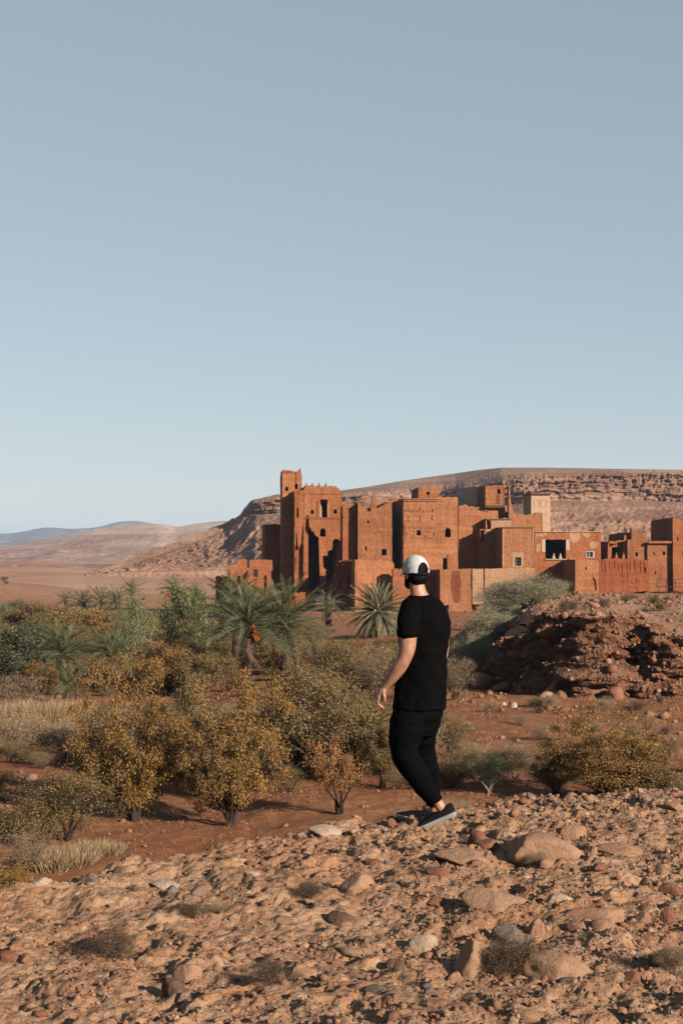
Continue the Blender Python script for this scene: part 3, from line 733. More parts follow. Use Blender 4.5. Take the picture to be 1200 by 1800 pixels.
# --- projecting front house ---
b = Block('projecting_house', 'blank mud house standing forward with a crooked slit doorway and black left face', 1010.3, 149.4, base=1042)
b.front([(1010.3, 1048), (1010.3, 984), (1030, 983.5), (1052.5, 984.5), (1052.5, 1048)], [rect(1028, 996.5, 1030.5, 1001.5), [(1038, 1015.5), (1045, 1016.5), (1046.5, 1023), (1048, 1038), (1045.3, 1038), (1044, 1025), (1042.5, 1019)]], seed=26, rough=.02, mat=MUD_SAND)
b.body(1052.5, 6.5, 984, 984.5, drop=.35, mat=MUD_SAND)
b = Block('buttress_wall', 'long battered mud wall with rain grooves, under the roofs on the right', 1053, 149.9, base=1036, cat='wall')
b.front([(1053, 1046), (1053, 983.5), (1075, 982), (1100, 982.5), (1120, 983), (1136, 985), (1139, 1000), (1141, 1025), (1143, 1038), (1100, 1043)], [[(1131, 995), (1134, 997), (1135, 1008), (1132, 1004)]], seed=27, mat=MUD_RED, rough=.03)
for i in range(11):
    x = 1057+i*7.3+random.uniform(-2, 2); y = 984+random.uniform(0, 6)
    b.slab('rain_groove', [(x, y), (x+1.1, y+1), (x+1.3, y+14+random.uniform(0, 14)), (x+.3, y+10)], [], -.05, .046, MUD_DARK)
b.body(1143, 5, 984, 985, drop=.35)
# --- ruined loggia ---
b = Block('ruined_loggia', 'roofless mud ruin with a black gap, a lone pillar and two small pointed merlons', 1069, 154.9, base=1000)
b.front([(1067.5, 1000), (1067.8, 958), (1069.5, 954), (1071, 951), (1096, 950), (1096.5, 941), (1099.3, 940), (1099.8, 950), (1101.5, 952), (1101.5, 1000)], [[(1070.2, 955), (1083, 956), (1084, 953.5), (1095.3, 951.5), (1095.5, 979.6), (1070.2, 980)]], seed=28, th=.4)
b.body(1101.5, 4.5, 952, 952, drop=.3)
for px in (1080.5, 1093): b.merlon(px, 982, 4.2, 10.5, MUD_PALE, d0=-.5, th=.4, name='pointed_post')
b = Block('stepped_house', 'mud house with ragged parapet and one small square window, right of the lone pillar', 1102, 154.7, base=1000)
b.front([(1102, 1000), (1102, 949), (1109, 948.5), (1109, 929), (1111.5, 928.5), (1112, 935)] + jag(1112, 935, 1136, 937, 12, 1.2, 5) + [(1136, 941), (1137, 1000)], [rect(1115.8, 971, 1120.2, 977.6)], seed=29, mat=MUD_BROWN)
b.body(1137, 6, 936, 938, drop=.5, mat=MUD_BROWN)
b = Block('low_house', 'low mud house with two tiny windows under a black line of shade', 1136.8, 154.6, base=1030)
b.front([(1136.8, 1040), (1137, 955), (1174.5, 954.5), (1180, 954.5), (1180, 1040)], [[(1147, 970), (1149, 969.6), (1151, 976), (1149, 976)], rect(1163.8, 969.5, 1168.3, 975.6), rect(1150, 1004.5, 1152.4, 1009.5)] + dots([(1160, 1025.5), (1164, 1025.5)], .5), seed=30, mat=MUD_BROWN)
b.body(1180, 6, 955, 955, drop=.35, mat=MUD_BROWN)
b.bx('cornice', 1137, 951, 1180, 955, -.45, .44, MUD)
b = Block('edge_tower', 'big plain mud tower cut by the right edge, its left corner crumbled', 1182.5, 154.3, base=1028)
b.front([(1182.5, 1040), (1181.5, 950), (1181.5, 912), (1183, 909), (1184.5, 912), (1200, 911), (1262, 912), (1262, 1040)], [rect(1189, 944, 1191, 951), rect(1198, 968, 1199, 977), rect(1215, 940, 1221, 950)], seed=31)
b.body(1262, 6.5, 910, 912, drop=.4)
# --- pale tower behind ---
b = Block('pale_tower', 'pale beige square tower with a flat projecting roof slab, alone behind the crumbled wall', 933, 181, base=960, group=None)
b.front([(933, 975), (933, 868.5), (966.3, 868.5), (967, 975)], [], mat=BEIGE, seed=32, rough=.0)
b.body(967, 3.2, 868.5, 868.5, mat=BEIGE, drop=.2)
b.bx('roof_slab', 930.8, 866.2, 968.6, 869, -.35, 4.8, WOODP)
for q in (rect(938, 878, 948, 891), rect(950, 878, 961, 891)): b.slab('blind_panel', q, [rect(q[0][0]+1, q[0][1]+1.2, q[1][0]-1, q[2][1]-1.2)], -.05, .046, BEIGE)
for q in ((956, 901), (960, 901), (958, 905)): b.bx('ornament', q[0], q[1], q[0]+1.6, q[1]+1.6, -.05, .046, BEIGE)
# --- annex in shade left of the tower ---
b = Block('shaded_annex', 'flat roofed annex in full black shade left of the tall corner tower', 465.3, 165, base=1040)
b.front([(465.3, 1045), (465.5, 922), (476, 921.5), (500, 921.5), (500, 1045)], [rect(494, 930, 495.6, 934), rect(494, 947, 495.4, 950)], seed=33)
b.body(500, 5, 922, 922)
# --- low ruins at the far left ---
b = Block('open_ruin', 'low roofless ruin with three ragged openings at the left foot of the fortress', 402, 156.5, base=1068)
b.front([(404, 1072), (405, 1012), (402.3, 1003), (402, 994), (407, 993), (421, 994.5), (421.3, 997.5), (438, 998), (438.5, 984.3), (478.8, 984), (479, 1003), (470, 1008), (464, 1014), (463, 1072)],
        [[(425.5, 1000), (435, 1000), (436, 1010), (432, 1018), (427, 1019), (426, 1010)], rect(445.5, 1000.5, 453.2, 1014), [(416, 998.5), (421, 998.5), (423, 1020), (423.5, 1050), (418, 1050), (417, 1020)]], seed=34, th=.5, rough=.05)
b.side('side_wall', .05, .5, 4.0, CH-(996-HOR)/F*156, CH-(1003-HOR)/F*156, MUD)
uR = b.uz(478, 990)[0]
b.side('side_wall', uR-.55, .5, 4.0, CH-(985-HOR)/F*156, CH-(990-HOR)/F*156, MUD)
b.slab('back_wall', [(419.5, 1060), (419.5, 984.5), (437, 984.3), (437.3, 998), (436, 1030), (446, 1060)], [], 4.7, .5, MUD, rough=.05)
b = Block('ruin_flank', 'black shaded end wall at the far left tip of the fortress ruins', 380.5, 158.5, base=1064)
b.front([(380.5, 1072), (380.7, 1015), (383, 1013.5), (405, 1013), (405, 1072)], [], seed=35)
b.body(405, 5, 1014, 1014, drop=.3)
b = Block('half_fallen_wall', 'short half fallen mud wall running out from the foot of the corner tower', 478.5, 153.5, base=1062, cat='wall')
b.front([(470, 1070), (470, 1040), (474, 1036), (487, 1037.5), (500, 1039), (520, 1040.5), (540, 1040), (553, 1042), (554.5, 1052), (554, 1070)], [arch(494.5, 1045, 502, 1053)], seed=36, th=.8, rough=.08, mat=MUD)
# --- corner bastion turned to the left, left face with windows darkened as shade ---
b = Block('corner_bastion', 'low plain corner house of smooth mud, behind the starburst palm', 623.6, 148.5, yaw=R(16), base=1085)
b.front([(623.6, 1092), (623.6, 985), (627, 984), (640, 985), (655, 985), (679, 985), (692, 990), (692, 1092)], dots([cr1(p) for p in [(905, 603), (930, 603), (960, 604), (990, 606), (1048, 640)]], .6), seed=37, mat=MUD_SAND)
uR = b.body(692, 6, 985, 990, drop=.35, mat=MUD_SAND)
# left face turned from the sun, shade also painted in with darker mud
b2 = Block('dark_face_house', 'red rubble face darkened as shade, with four narrow windows, left of the starburst palm', 588.3, 151.6, yaw=R(-46), base=1095)
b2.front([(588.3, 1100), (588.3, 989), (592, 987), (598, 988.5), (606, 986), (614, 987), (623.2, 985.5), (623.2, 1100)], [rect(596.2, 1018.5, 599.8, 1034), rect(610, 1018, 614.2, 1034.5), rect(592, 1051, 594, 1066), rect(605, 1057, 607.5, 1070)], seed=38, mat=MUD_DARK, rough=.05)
for i in range(16):
    for j in range(4):
        x = 590+j*8.3+random.uniform(0, 3); y = 992+i*6.2
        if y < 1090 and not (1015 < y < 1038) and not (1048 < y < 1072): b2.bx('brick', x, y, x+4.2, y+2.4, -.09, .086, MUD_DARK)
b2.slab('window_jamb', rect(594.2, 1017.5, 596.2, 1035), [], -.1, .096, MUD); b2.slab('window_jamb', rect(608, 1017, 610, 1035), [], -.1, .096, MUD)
# --- front block right of the man ---
b = Block('yard_house', 'low stained mud house with a pale corner, right of the head of the man', 773, 148.0, base=1068)
b.front([(773, 1080), (773, 1002)] + jag(773, 1001.5, 829, 999.5, 14, .5, 8) + [(829, 1080)], [], seed=39, mat=MUD_PALE, rough=.02)
b.bx('corner_pier', 829.2, 1000, 848.5, 1062, -.15, .8, PLASTER)
b.slab('stain', [(794, 1003), (808, 1003), (810, 1030), (806, 1060), (798, 1060), (792, 1030)], [], -.03, .026, MUD_DARK, rough=.05)
b.slab('pale_panel', rect(808.5, 1033, 828.5, 1064), [], -.035, .031, MUD_PALE, rough=.03)
b.body(848.5, 8, 1002, 1001, drop=.35)
b.bx('step', 785, 1063, 810, 1078, -1.2, 1.19, MUD_PALE)
b = Block('inner_yard_wall', 'ragged inner wall seen between the cap of the man and the yard house', 748, 151, base=1068, cat='wall')
b.front([(748, 1075), (748, 1016), (752, 1012), (757, 1008), (773, 1006), (776, 1075)], [], seed=40)
b.side('side_wall', .1, .5, 5, CH-(1010-HOR)/F*151, CH-(1004-HOR)/F*151, MUD)
b = Block('foot_wall', 'low crumbled wall top at the foot of the decorated house, left of the white cap', 690, 147.5, base=1060, cat='wall')
b.front([(690, 1070)] + jag(690, 1000, 712, 1001, 8, 2.0, 9) + [(716, 1003), (722, 1010), (722, 1070)], [], seed=41, th=.8, rough=.08)
b = Block('court_stub', 'jagged wall stub in the black courtyard left of the straw house', 786, 150.5, base=1010, cat='wall')
b.front([(786, 1010), (786, 976), (788, 974), (792, 975), (794, 979), (794.5, 1010)], [], seed=42, th=.5)
# --- iron railing at the far right ---
rl = empty('iron_railing', tuple(P(1154, 1031, 151.5)), 'thin dark iron railing along the foot of the big tower at the right edge', 'railing')
m = MB()
for nm, pts in (('rail', [(1154, 1017.5), (1170, 1018)]), ('rail', [(1185, 1018), (1240, 1018.5)]), ('rail', [(1135, 1026), (1152, 1026.8)]), ('rail', [(1154, 1031.5), (1240, 1032)]), ('rail', [(1182, 1024.5), (1240, 1025)])):
    k = MB(); k.tube([P(x, y, 151.5+i*.4) for i, (x, y) in enumerate(pts)], .035, 5); k.build('rail', METAL, rl)
for x in (1154, 1170, 1186, 1202, 1218, 1236):
    k = MB(); k.tube([P(x, 1017.5, 151.5), P(x, 1032.5, 151.5)], .04, 5); k.build('post', METAL, rl)
# ------------------------------------------------------------------ eroded bank on the right
def bank():
    L = [0]
    for i in range(1, len(BX)): L.append(L[-1]+math.hypot(BX[i]-BX[i-1], BY[i]-BY[i-1]))
    s = np.arange(0, L[-3], .11)
    bx, by, bz = np.interp(s, L, BX), np.interp(s, L, BY), np.interp(s, L, BZ)
    tx, ty = np.gradient(bx), np.gradient(by); k = np.ones(9)/9
    tx = np.convolve(tx, k, 'same'); ty = np.convolve(ty, k, 'same'); q = np.hypot(tx, ty)
    nx, ny = ty/q, -tx/q          # outward
    VX, VY, VZ = [], [], []
    for t in np.linspace(0, 1, 64):
        zb = height(bx+nx*1.2, by+ny*1.2)-.35
        if t < .78:
            f = t/.78; off = 1.0*(1-f)**1.6; zz = zb+(bz-zb)*f**.9
        else:
            f = (t-.78)/.22; off = -3.6*f; zz = bz + 0*f
        X = bx+nx*off; Y = by+ny*off
        if t >= .78: zz = bz + f*(height(X, Y)-.03-bz)
        a = 1-sst(.78, 1, t)
        d = fbm(s/1.7, zz/3.4, octv=3, seed=201)*.9 + fbm(s/.8, zz/1.2, octv=3, seed=203, ridge=True)*.35 + fbm(s/.28, zz/.26, octv=3, seed=205)*.42 + vn(s/.13, zz/.13, seed=208)*.12
        wd_, wk_ = worley(s/.75+.3*vn(s/.4, zz/.4, seed=219), zz/1.05, 221); w2_, k2_ = worley(s/.33, zz/.3, 225)
        d = d + np.sqrt(np.maximum(0, 1-(wd_/.7)**2))*(wk_-.2)*1.5 + np.sqrt(np.maximum(0, 1-(w2_/.7)**2))*(k2_-.2)*.6
        d = d*(.15+.85*a)*sst(0, 1.5, s)
        # hollow under the lip
        d = d - .35*np.exp(-((t-.36)/.2)**2)*(.5+.5*vn(s/1.4, s*0, seed=209))
        up = fbm(X/.7, Y/.7, octv=4, seed=211)*.28*sst(.5, .8, t)*(1-sst(.9, 1, t))
        d = d*(.5+.5*sst(5.5, 10.5, s))
        VX.append(X+nx*d); VY.append(Y+ny*d); VZ.append(zz+up)
    V, Fc = grid_mesh(np.array(VX), np.array(VY), np.array(VZ))
    m = rock_mat('bank_conglomerate', [(.36, (.19, .075, .038)), (.5, (.25, .115, .062)), (.64, (.33, .18, .11))], 1.1, 7.0, .4, .10)
    nn, bb = m.node_tree, [q for q in m.node_tree.nodes if q.type == 'BSDF_PRINCIPLED'][0]
    gg = N(nn, 'ShaderNodeNewGeometry').outputs['Position']
    for sc_, st_ in ((2.6, .3), (8.0, .12)):
        vo = N(nn, 'ShaderNodeTexVoronoi', Scale=sc_); nn.links.new(gg, vo.inputs['Vector']); bump(nn, bb, vo.outputs['Distance'], .8, st_)
    o = tag(link('eroded_bank', make_mesh('eroded_bank', V, Fc, m)), kind='structure')
    return o, V
BANK, BANKV = bank()

# ------------------------------------------------------------------ stones
def stone_mat(name, cols, sc_=14.0, island=False):
    m, n, b = nodes(name)
    tc = N(n, 'ShaderNodeTexCoord').outputs['Object']; g = N(n, 'ShaderNodeNewGeometry')
    rnd = g.outputs['Random Per Island'] if island else N(n, 'ShaderNodeObjectInfo').outputs['Random']
    c = ramp(n, rnd, [(i/(len(cols)-1), q) for i, q in enumerate(cols)])
    n1 = N(n, 'ShaderNodeTexNoise', Scale=sc_, Detail=8.0, Roughness=.7); n.links.new(g.outputs['Position'], n1.inputs['Vector'])
    n2 = N(n, 'ShaderNodeTexNoise', Scale=sc_*5, Detail=5.0, Roughness=.7); n.links.new(g.outputs['Position'], n2.inputs['Vector'])
    c = mix(n, math_(n, 'MULTIPLY', ramp(n, n1.outputs[0], [(.42, (0, 0, 0)), (.62, (1, 1, 1))]), .45), c, (.30, .15, .085))
    c = mix(n, math_(n, 'MULTIPLY', ramp(n, n2.outputs[0], [(.5, (0, 0, 0)), (.7, (1, 1, 1))]), .3), c, (.12, .06, .035))
    n.links.new(c, b.inputs['Base Color']); bump(n, b, n1.outputs[0], .8, .035); bump(n, b, n2.outputs[0], .8, .010)
    b.inputs['Roughness'].default_value = .85
    return m
S_MIX = stone_mat('river_stone', [(0.351, 0.169, 0.098), (0.429, 0.234, 0.143), (0.260, 0.111, 0.065), (0.468, 0.286, 0.182), (0.208, 0.150, 0.117), (0.390, 0.195, 0.117), (0.312, 0.130, 0.078), (0.494, 0.325, 0.221)])
S_TAN = stone_mat('tan_boulder', [(0.416, 0.234, 0.143), (0.494, 0.299, 0.195)]); S_RED = stone_mat('red_brown_stone', [(0.221, 0.085, 0.052), (0.286, 0.117, 0.072)])
S_GREY = stone_mat('grey_stone', [(0.156, 0.130, 0.117), (0.221, 0.189, 0.169)]); S_PALE = stone_mat('pale_stone', [(0.546, 0.403, 0.299), (0.624, 0.481, 0.377)])
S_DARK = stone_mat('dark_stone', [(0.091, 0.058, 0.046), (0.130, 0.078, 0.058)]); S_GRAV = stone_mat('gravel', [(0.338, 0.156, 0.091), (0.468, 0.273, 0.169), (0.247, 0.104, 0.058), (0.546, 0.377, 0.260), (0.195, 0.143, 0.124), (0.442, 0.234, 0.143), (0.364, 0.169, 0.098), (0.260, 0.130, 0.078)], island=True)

def ico(sub):
    bm = bmesh.new(); bmesh.ops.create_icosphere(bm, subdivisions=sub, radius=1.0)
    V = np.array([v.co[:] for v in bm.verts]); Fc = np.array([[v.index for v in f.verts] for f in bm.faces]); bm.free(); return V, Fc
def rock_shape(sub, seed, rough=.18, cuts=6):
    V, Fc = ico(sub); r = np.random.default_rng(seed)
    V = V*(1+rough*fbm(V[:, 0]*1.3+seed, V[:, 1]*1.3, V[:, 2]*1.3+5, octv=4, seed=seed))[:, None]
    for _ in range(cuts):
        d = r.normal(size=3); d /= np.linalg.norm(d); h = r.uniform(.58, .88)
        p = V@d; V = V - np.outer(np.maximum(0, p-h)*.97, d)
    if sub > 2: V = V*(1+.07*fbm(V[:, 0]*4, V[:, 1]*4, V[:, 2]*4, octv=5, seed=seed+1, ridge=True))[:, None]
    else: V = V*(1+.05*fbm(V[:, 0]*6, V[:, 1]*6, V[:, 2]*6, octv=2, seed=seed+1))[:, None]
    return V, Fc
ROCKS = {}
def rock_mesh(kind, mat):
    key = (kind, mat.name)
    if key not in ROCKS:
        k, i = kind
        V, Fc = rock_shape({'big': 4, 'mid': 3, 'far': 3}[k], 300+i*7+{'big': 0, 'mid': 50, 'far': 90}[k], {'big': .26, 'mid': .25, 'far': .34}[k], {'big': 6, 'mid': 9, 'far': 8}[k])
        ROCKS[key] = make_mesh('stone_shape', V, Fc, mat, False)
    return ROCKS[key]

def put_rock(px, py, w, h, mat, label, i=0, tilt=0.0, name='rock', cat='rock', group=None, kind='big', deep=.75, sink=.35, parent=None):
    p = hit(px, py+h*.42); s = p.y/F
    o = link(name, rock_mesh((kind, i % 5), mat), parent)
    sx, sz = w*s/2, h*s/2*1.15
    o.scale = (sx, sx*deep, sz); o.location = (p.x, p.y+sx*deep*.45, p.z+sz*(1-sink*2)*(.1 if kind == 'big' and w > 60 else .4)); o.rotation_euler = (0, R(tilt), R(random.uniform(-18, 18)))
    return tag(o, label, cat, group)
NG = 'larger rocks on the stony foreground'
for a in [
    (962, 1492, 150, 62, S_TAN, 'large tan boulder half buried, with a round stone on top of it', 0, 6, 'boulder', 'boulder'),
    (1008, 1457, 50, 34, S_TAN, 'round tan stone perched on the large tan boulder', 1, 0, 'boulder', 'boulder'),
    (840, 1478, 38, 40, S_RED, 'red brown upright stone right of the feet of the man', 2, 12),
    (858, 1492, 44, 26, S_RED, 'red brown slab leaning on the upright red stone', 3, 20),
    (815, 1508, 110, 30, S_TAN, 'broad tan crumbling rock below the red brown upright stone', 4, 4),
    (880, 1592, 132, 50, S_TAN, 'large smooth tan boulder, oval, in the middle of the right foreground', 1, 8, 'boulder', 'boulder'),
    (985, 1702, 130, 66, S_TAN, 'big tan rock with a dark dry bush against its left side', 2, 10, 'boulder', 'boulder'),
    (832, 1690, 72, 84, S_TAN, 'steep tan rock face left of the dark dry bush', 3, -8, 'boulder', 'boulder'),
    (1086, 1500, 84, 24, S_TAN, 'long flat tan stone right of the large boulder', 4, 2),
    (1180, 1566, 52, 30, S_RED, 'dark red rock cut by the right edge, upper one', 0, -6),
    (770, 1546, 40, 18, S_RED, 'small flat red brown stone left of the big smooth oval boulder', 1, 0),
    (655, 1524, 40, 14, S_RED, 'flat red brown stone lying below the left shoe', 2, 0),
    (628, 1560, 66, 44, S_TAN, 'rounded tan rock near the middle of the foreground', 3, 0),
    (768, 1593, 36, 20, S_RED, 'dark red stone touching the oval boulder on its left', 4, 0),
    (986, 1596, 54, 20, S_PALE, 'pale flat stone right of the oval boulder', 0, 0),
    (1046, 1618, 108, 38, S_TAN, 'low tan ridge of rock behind the two small brown stones', 1, -5),
    (1174, 1624, 28, 34, S_RED, 'small upright brown stone near the right edge', 2, 5),
    (1130, 1626, 34, 24, S_MIX, 'small round brown stone left of the upright brown one', 3, 0),
    (890, 1636, 58, 42, S_GREY, 'dark grey jagged rock above the dark dry bush', 4, 18),
    (944, 1633, 30, 36, S_TAN, 'narrow upright tan stone beside the dark grey jagged rock', 0, 8),
    (745, 1650, 52, 46, S_PALE, 'pale broken rock left of the steep tan rock face', 1, -10),
    (1003, 1732, 44, 20, S_GREY, 'flat grey stone under the big tan rock with the bush', 2, 0),
    (1112, 1732, 42, 26, S_RED, 'red brown rounded stone in the lower right', 3, 0),
    (1178, 1690, 64, 48, S_TAN, 'tan rock with dry grass at the lower right edge', 4, 0),
    (331, 1714, 52, 46, S_TAN, 'angular tan rock with a deep shadow in the lower left', 1, -12),
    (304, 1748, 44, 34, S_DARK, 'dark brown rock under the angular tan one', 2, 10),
    (301, 1575, 24, 16, S_GREY, 'small dark grey stone right of the flat pale slab', 3, 0),
    (288, 1560, 52, 16, S_PALE, 'flat pale slab above the small dark grey stone', 4, 4),
    (162, 1560, 28, 16, S_GREY, 'flat grey oval stone in the upper left foreground', 0, 0),
    (221, 1540, 44, 22, S_TAN, 'tilted tan brown stone near the crest on the left', 1, -14),
    (440, 1549, 34, 10, S_PALE, 'thin white stone lying flat left of the middle', 2, 0),
    (72, 1570, 38, 16, S_PALE, 'pale stone on the left end of the crest', 3, 0),
    (570, 1465, 62, 22, S_PALE, 'whitish rock on the crest left of the man', 4, 6),
    (690, 1440, 26, 16, S_DARK, 'small black shaded stone just left of the shoe', 0, 0),  # its shade is put into the dark stone colour
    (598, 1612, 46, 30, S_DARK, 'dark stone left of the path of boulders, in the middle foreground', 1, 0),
    (12, 1690, 44, 26, S_RED, 'reddish stone cut by the left edge', 2, -10),
    (318, 1760, 20, 26, S_GREY, 'small grey stone below the dark brown rock', 3, 0),
    (660, 1746, 48, 22, S_GREY, 'smooth grey tan stone near the bottom middle', 4, 0),
    (757, 1755, 32, 22, S_GREY, 'grey stone near the bottom, right of the smooth grey tan one', 0, 0),
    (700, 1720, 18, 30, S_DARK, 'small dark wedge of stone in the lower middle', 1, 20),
    (925, 1795, 60, 20, S_TAN, 'tan stone cut by the bottom edge', 2, 0),
    (1112, 1772, 26, 16, S_MIX, 'small stone in the bottom right corner area', 3, 0),
    (420, 1480, 36, 18, S_TAN, 'tan knob of rock on the crest below the second golden shrub', 4, 0)]:
    a = list(a)+['rock', 'rock'][len(a)-8:] if len(a) < 10 else list(a)
    put_rock(a[0], a[1], a[2], a[3], a[4], a[5], a[6], a[7], a[8], a[9])
# stones bedded in the ground, one object each
placed = 0
rs = random.Random(5)
while placed < 290:
    px, py = rs.uniform(-20, 1220), 1800-(rs.random()**.75)*400
    p = hit(px, py)
    if p.y > crest(p.x)+.1 or p.y > 12: continue
    wpx = min(46, 9+rs.expovariate(1/8.0)*(1.0 if px < 600 else 1.15)); s = p.y/F
    o = link('stone', rock_mesh(('mid' if wpx < 24 else 'far', rs.randrange(5)), S_MIX), rocky_ground)
    sx = wpx*s/2; fl = rs.uniform(.35, .75)
    o.scale = (sx, sx*rs.uniform(.6, 1), sx*fl); o.location = (p.x, p.y, p.z+sx*fl*rs.uniform(-.45, .2)); o.rotation_euler = (rs.uniform(-.4, .4), rs.uniform(-.4, .4), rs.uniform(0, 6.28))
    placed += 1
def scatter_mesh(name, xy, size, mat, sub=1, parent=None, zfun=ground_z, lift=.2, seed=0, flat=(.4, .9)):
    r = np.random.default_rng(seed); n = len(xy); B = []
    for k in range(6):
        V, Fc = rock_shape(sub, 500+k, .25, 4); B.append(V)
    nv, nf = len(B[0]), len(Fc)
    allV = np.zeros((n, nv, 3))
    kk = r.integers(0, 6, n); base = np.stack(B)[kk]
    S = size[:, None]*np.stack([np.ones(n), r.uniform(.6, 1, n), r.uniform(flat[0], flat[1], n)], 1)
    base = base*S[:, None, :]
    th = r.uniform(0, 6.28, n); tl = r.normal(0, .35, n)
    c, s = np.cos(tl)[:, None], np.sin(tl)[:, None]
    x, z = base[:, :, 0]*c-base[:, :, 2]*s, base[:, :, 0]*s+base[:, :, 2]*c
    c, s = np.cos(th)[:, None], np.sin(th)[:, None]
    X, Y = x*c-base[:, :, 1]*s, x*s+base[:, :, 1]*c
    Z0 = zfun(xy[:, 0], xy[:, 1])+size*r.uniform(-.1, lift*2, n)
    V = np.stack([X+xy[:, 0:1], Y+xy[:, 1:2], z+Z0[:, None]], 2).reshape(-1, 3)
    Fa = (Fc[None]+(np.arange(n)*nv)[:, None, None]).reshape(-1, 3)
    o = link(name, make_mesh(name, V, Fa, mat), parent); return tag(o, kind='stuff')
# small gravel between them
r = np.random.default_rng(11)
yy = 5.0+r.random(60000)**1.25*7.0; xx = (r.random(60000)-.5)*2*(.27*yy+.5)
dens = .18+.75*sst(-.25, .35, fbm(xx/.5, yy/.5, octv=3, seed=231)) *(.35+.65*sst(-.6, .6, xx)) + .30*sst(-.2, .9, xx)
k = (yy < crest(xx)+.15) & (r.random(60000) < dens); xy = np.stack([xx[k], yy[k]], 1)[:15500]
size = np.clip(r.lognormal(math.log(.0075), .5, len(xy)), .004, .036)
scatter_mesh('gravel', xy, size, S_GRAV, 1, rocky_ground, seed=12)
# coarser rubble on the crest on the right
yy = 8.2+r.random(3000)*3; xx = (r.random(3000)-.5)*2*.27*yy; k = (np.abs(yy-crest(xx)+.35) < .55) & (xx > -.5)
xy = np.stack([xx[k], yy[k]], 1)[:420]; scatter_mesh('crest_rubble', xy, np.clip(r.lognormal(math.log(.02), .45, len(xy)), .012, .07), S_GRAV, 2, rocky_ground, seed=13)
# stones over the slopes and terrace beyond
yy = np.exp(r.uniform(math.log(15), math.log(160), 40000)); xx = r.uniform(-.27, .3, 40000)*yy
cl = fbm(xx/5, yy/8, octv=3, seed=233); on_r = sst(.03, .1, xx/yy)
k = r.random(40000) < (.12+.5*on_r*sst(-.2, .3, cl)+.45*sst(56, 60, yy)*on_r); xy = np.stack([xx[k], yy[k]], 1)[:11500]
sz = np.clip(r.lognormal(math.log(.038), .6, len(xy)), .02, .32)*np.clip(xy[:, 1]/45, .6, 1.6)
scatter_mesh('scattered_stones', xy, sz, stone_mat('field_stone', [(.25, .11, .06), (.29, .15, .09), (.19, .075, .04), (.34, .20, .13), (.27, .12, .07)], 4.0, True), 1, valley_floor, seed=14)
q = BANKV[r.integers(0, len(BANKV), 5200)]; q = q[q[:, 0] < 19]; tab = {}
scatter_mesh('bedded_cobbles', q[:, :2], np.clip(r.lognormal(math.log(.07), .55, len(q)), .03, .34), stone_mat('bank_cobble', [(.20, .085, .045), (.30, .16, .095), (.24, .10, .055), (.38, .25, .17)], 4.0, True), 1, BANK, zfun=lambda x, y: q[:, 2], lift=.05, seed=15)
# boulders fallen at the foot of the bank
bl = stone_mat('bank_boulder', [(.20, .08, .042), (.28, .14, .08), (.24, .10, .055)], 3.0)
for i, (px, py, w, h) in enumerate([(1045, 1205, 52, 48), (985, 1222, 20, 16), (1080, 1218, 36, 26), (1020, 1170, 30, 26), (1035, 1185, 26, 20), (960, 1140, 34, 46), (890, 1135, 40, 34), (870, 1150, 24, 20), (845, 1197, 46, 34), (815, 1192, 24, 18),
        (880, 1208, 40, 20), (925, 1195, 30, 18), (1150, 1175, 44, 40), (1175, 1150, 40, 34), (1120, 1140, 44, 46), (1100, 1175, 28, 30), (1062, 1165, 24, 30), (1130, 1190, 26, 18), (1190, 1190, 26, 20), (1000, 1140, 22, 20), (1012, 1200, 20, 14), (795, 1205, 18, 12), (1165, 1258, 26, 14), (1140, 1255, 20, 14), (990, 1248, 24, 12), (965, 1245, 18, 12)]):
    p = hit_far(px, py+h*.4); s = p.y/F
    o = link('boulder', rock_mesh(('far', i % 5), bl)); o.scale = (w*s/2, w*s/2*.9, h*s/2*1.1); o.location = (p.x, p.y, p.z+h*s*.32); o.rotation_euler = (0, random.uniform(-.3, .3), random.uniform(0, 6))
    zone = 'at the left end of the bank, under the tamarisks' if px < 900 else 'in the black shade of the bank' if px < 1000 else 'by the pale dead log' if px < 1060 else 'under the broken middle of the bank' if px < 1125 else 'at the right end of the bank'
    tag(o, ('large' if w*h > 1400 else 'medium' if w*h > 600 else 'small')+' rough reddish boulder '+zone, 'boulder', 'boulders at the foot of the eroded bank')
p = hit_far(1000, 1256-8); put = put_rock
for (px, py, w, h, l) in [(903, 1238, 16, 14, 'white stone in the row on the red slope, right of the man'), (885, 1236, 12, 9, 'small pale pink stone left of the white stone on the slope'), (1079, 1202, 16, 10, 'white oval stone under the bank'), (823, 1206, 18, 10, 'whitish flat stone at the left foot of the bank')]:
    put_rock(px, py, w, h, S_PALE, l, 1, kind='mid')
# leaning dead log
a, c = hit_far(957, 1226), hit_far(1000, 1215); lg = empty('dead_log', tuple(a), 'pale bare dead log leaning against a boulder under the bank', 'log')
top = P(998, 1187, c.y-.2)
m = MB(); m.tube([a-Vector((.1, 0, .15)), a.lerp(top, .35)+Vector((.03, 0, .06)), a.lerp(top, .7)+Vector((-.05, 0, .1)), top], [.24, .19, .2, .15], 9); m.build('trunk', S_TAN, lg, True)
m = MB(); m.tube([a.lerp(top, .8), a.lerp(top, .9)+Vector((-.2, -.1, .25)), a.lerp(top, .95)+Vector((-.5, -.1, .1))], [.13, .10, .05], 7); m.build('limb', S_TAN, lg, True)
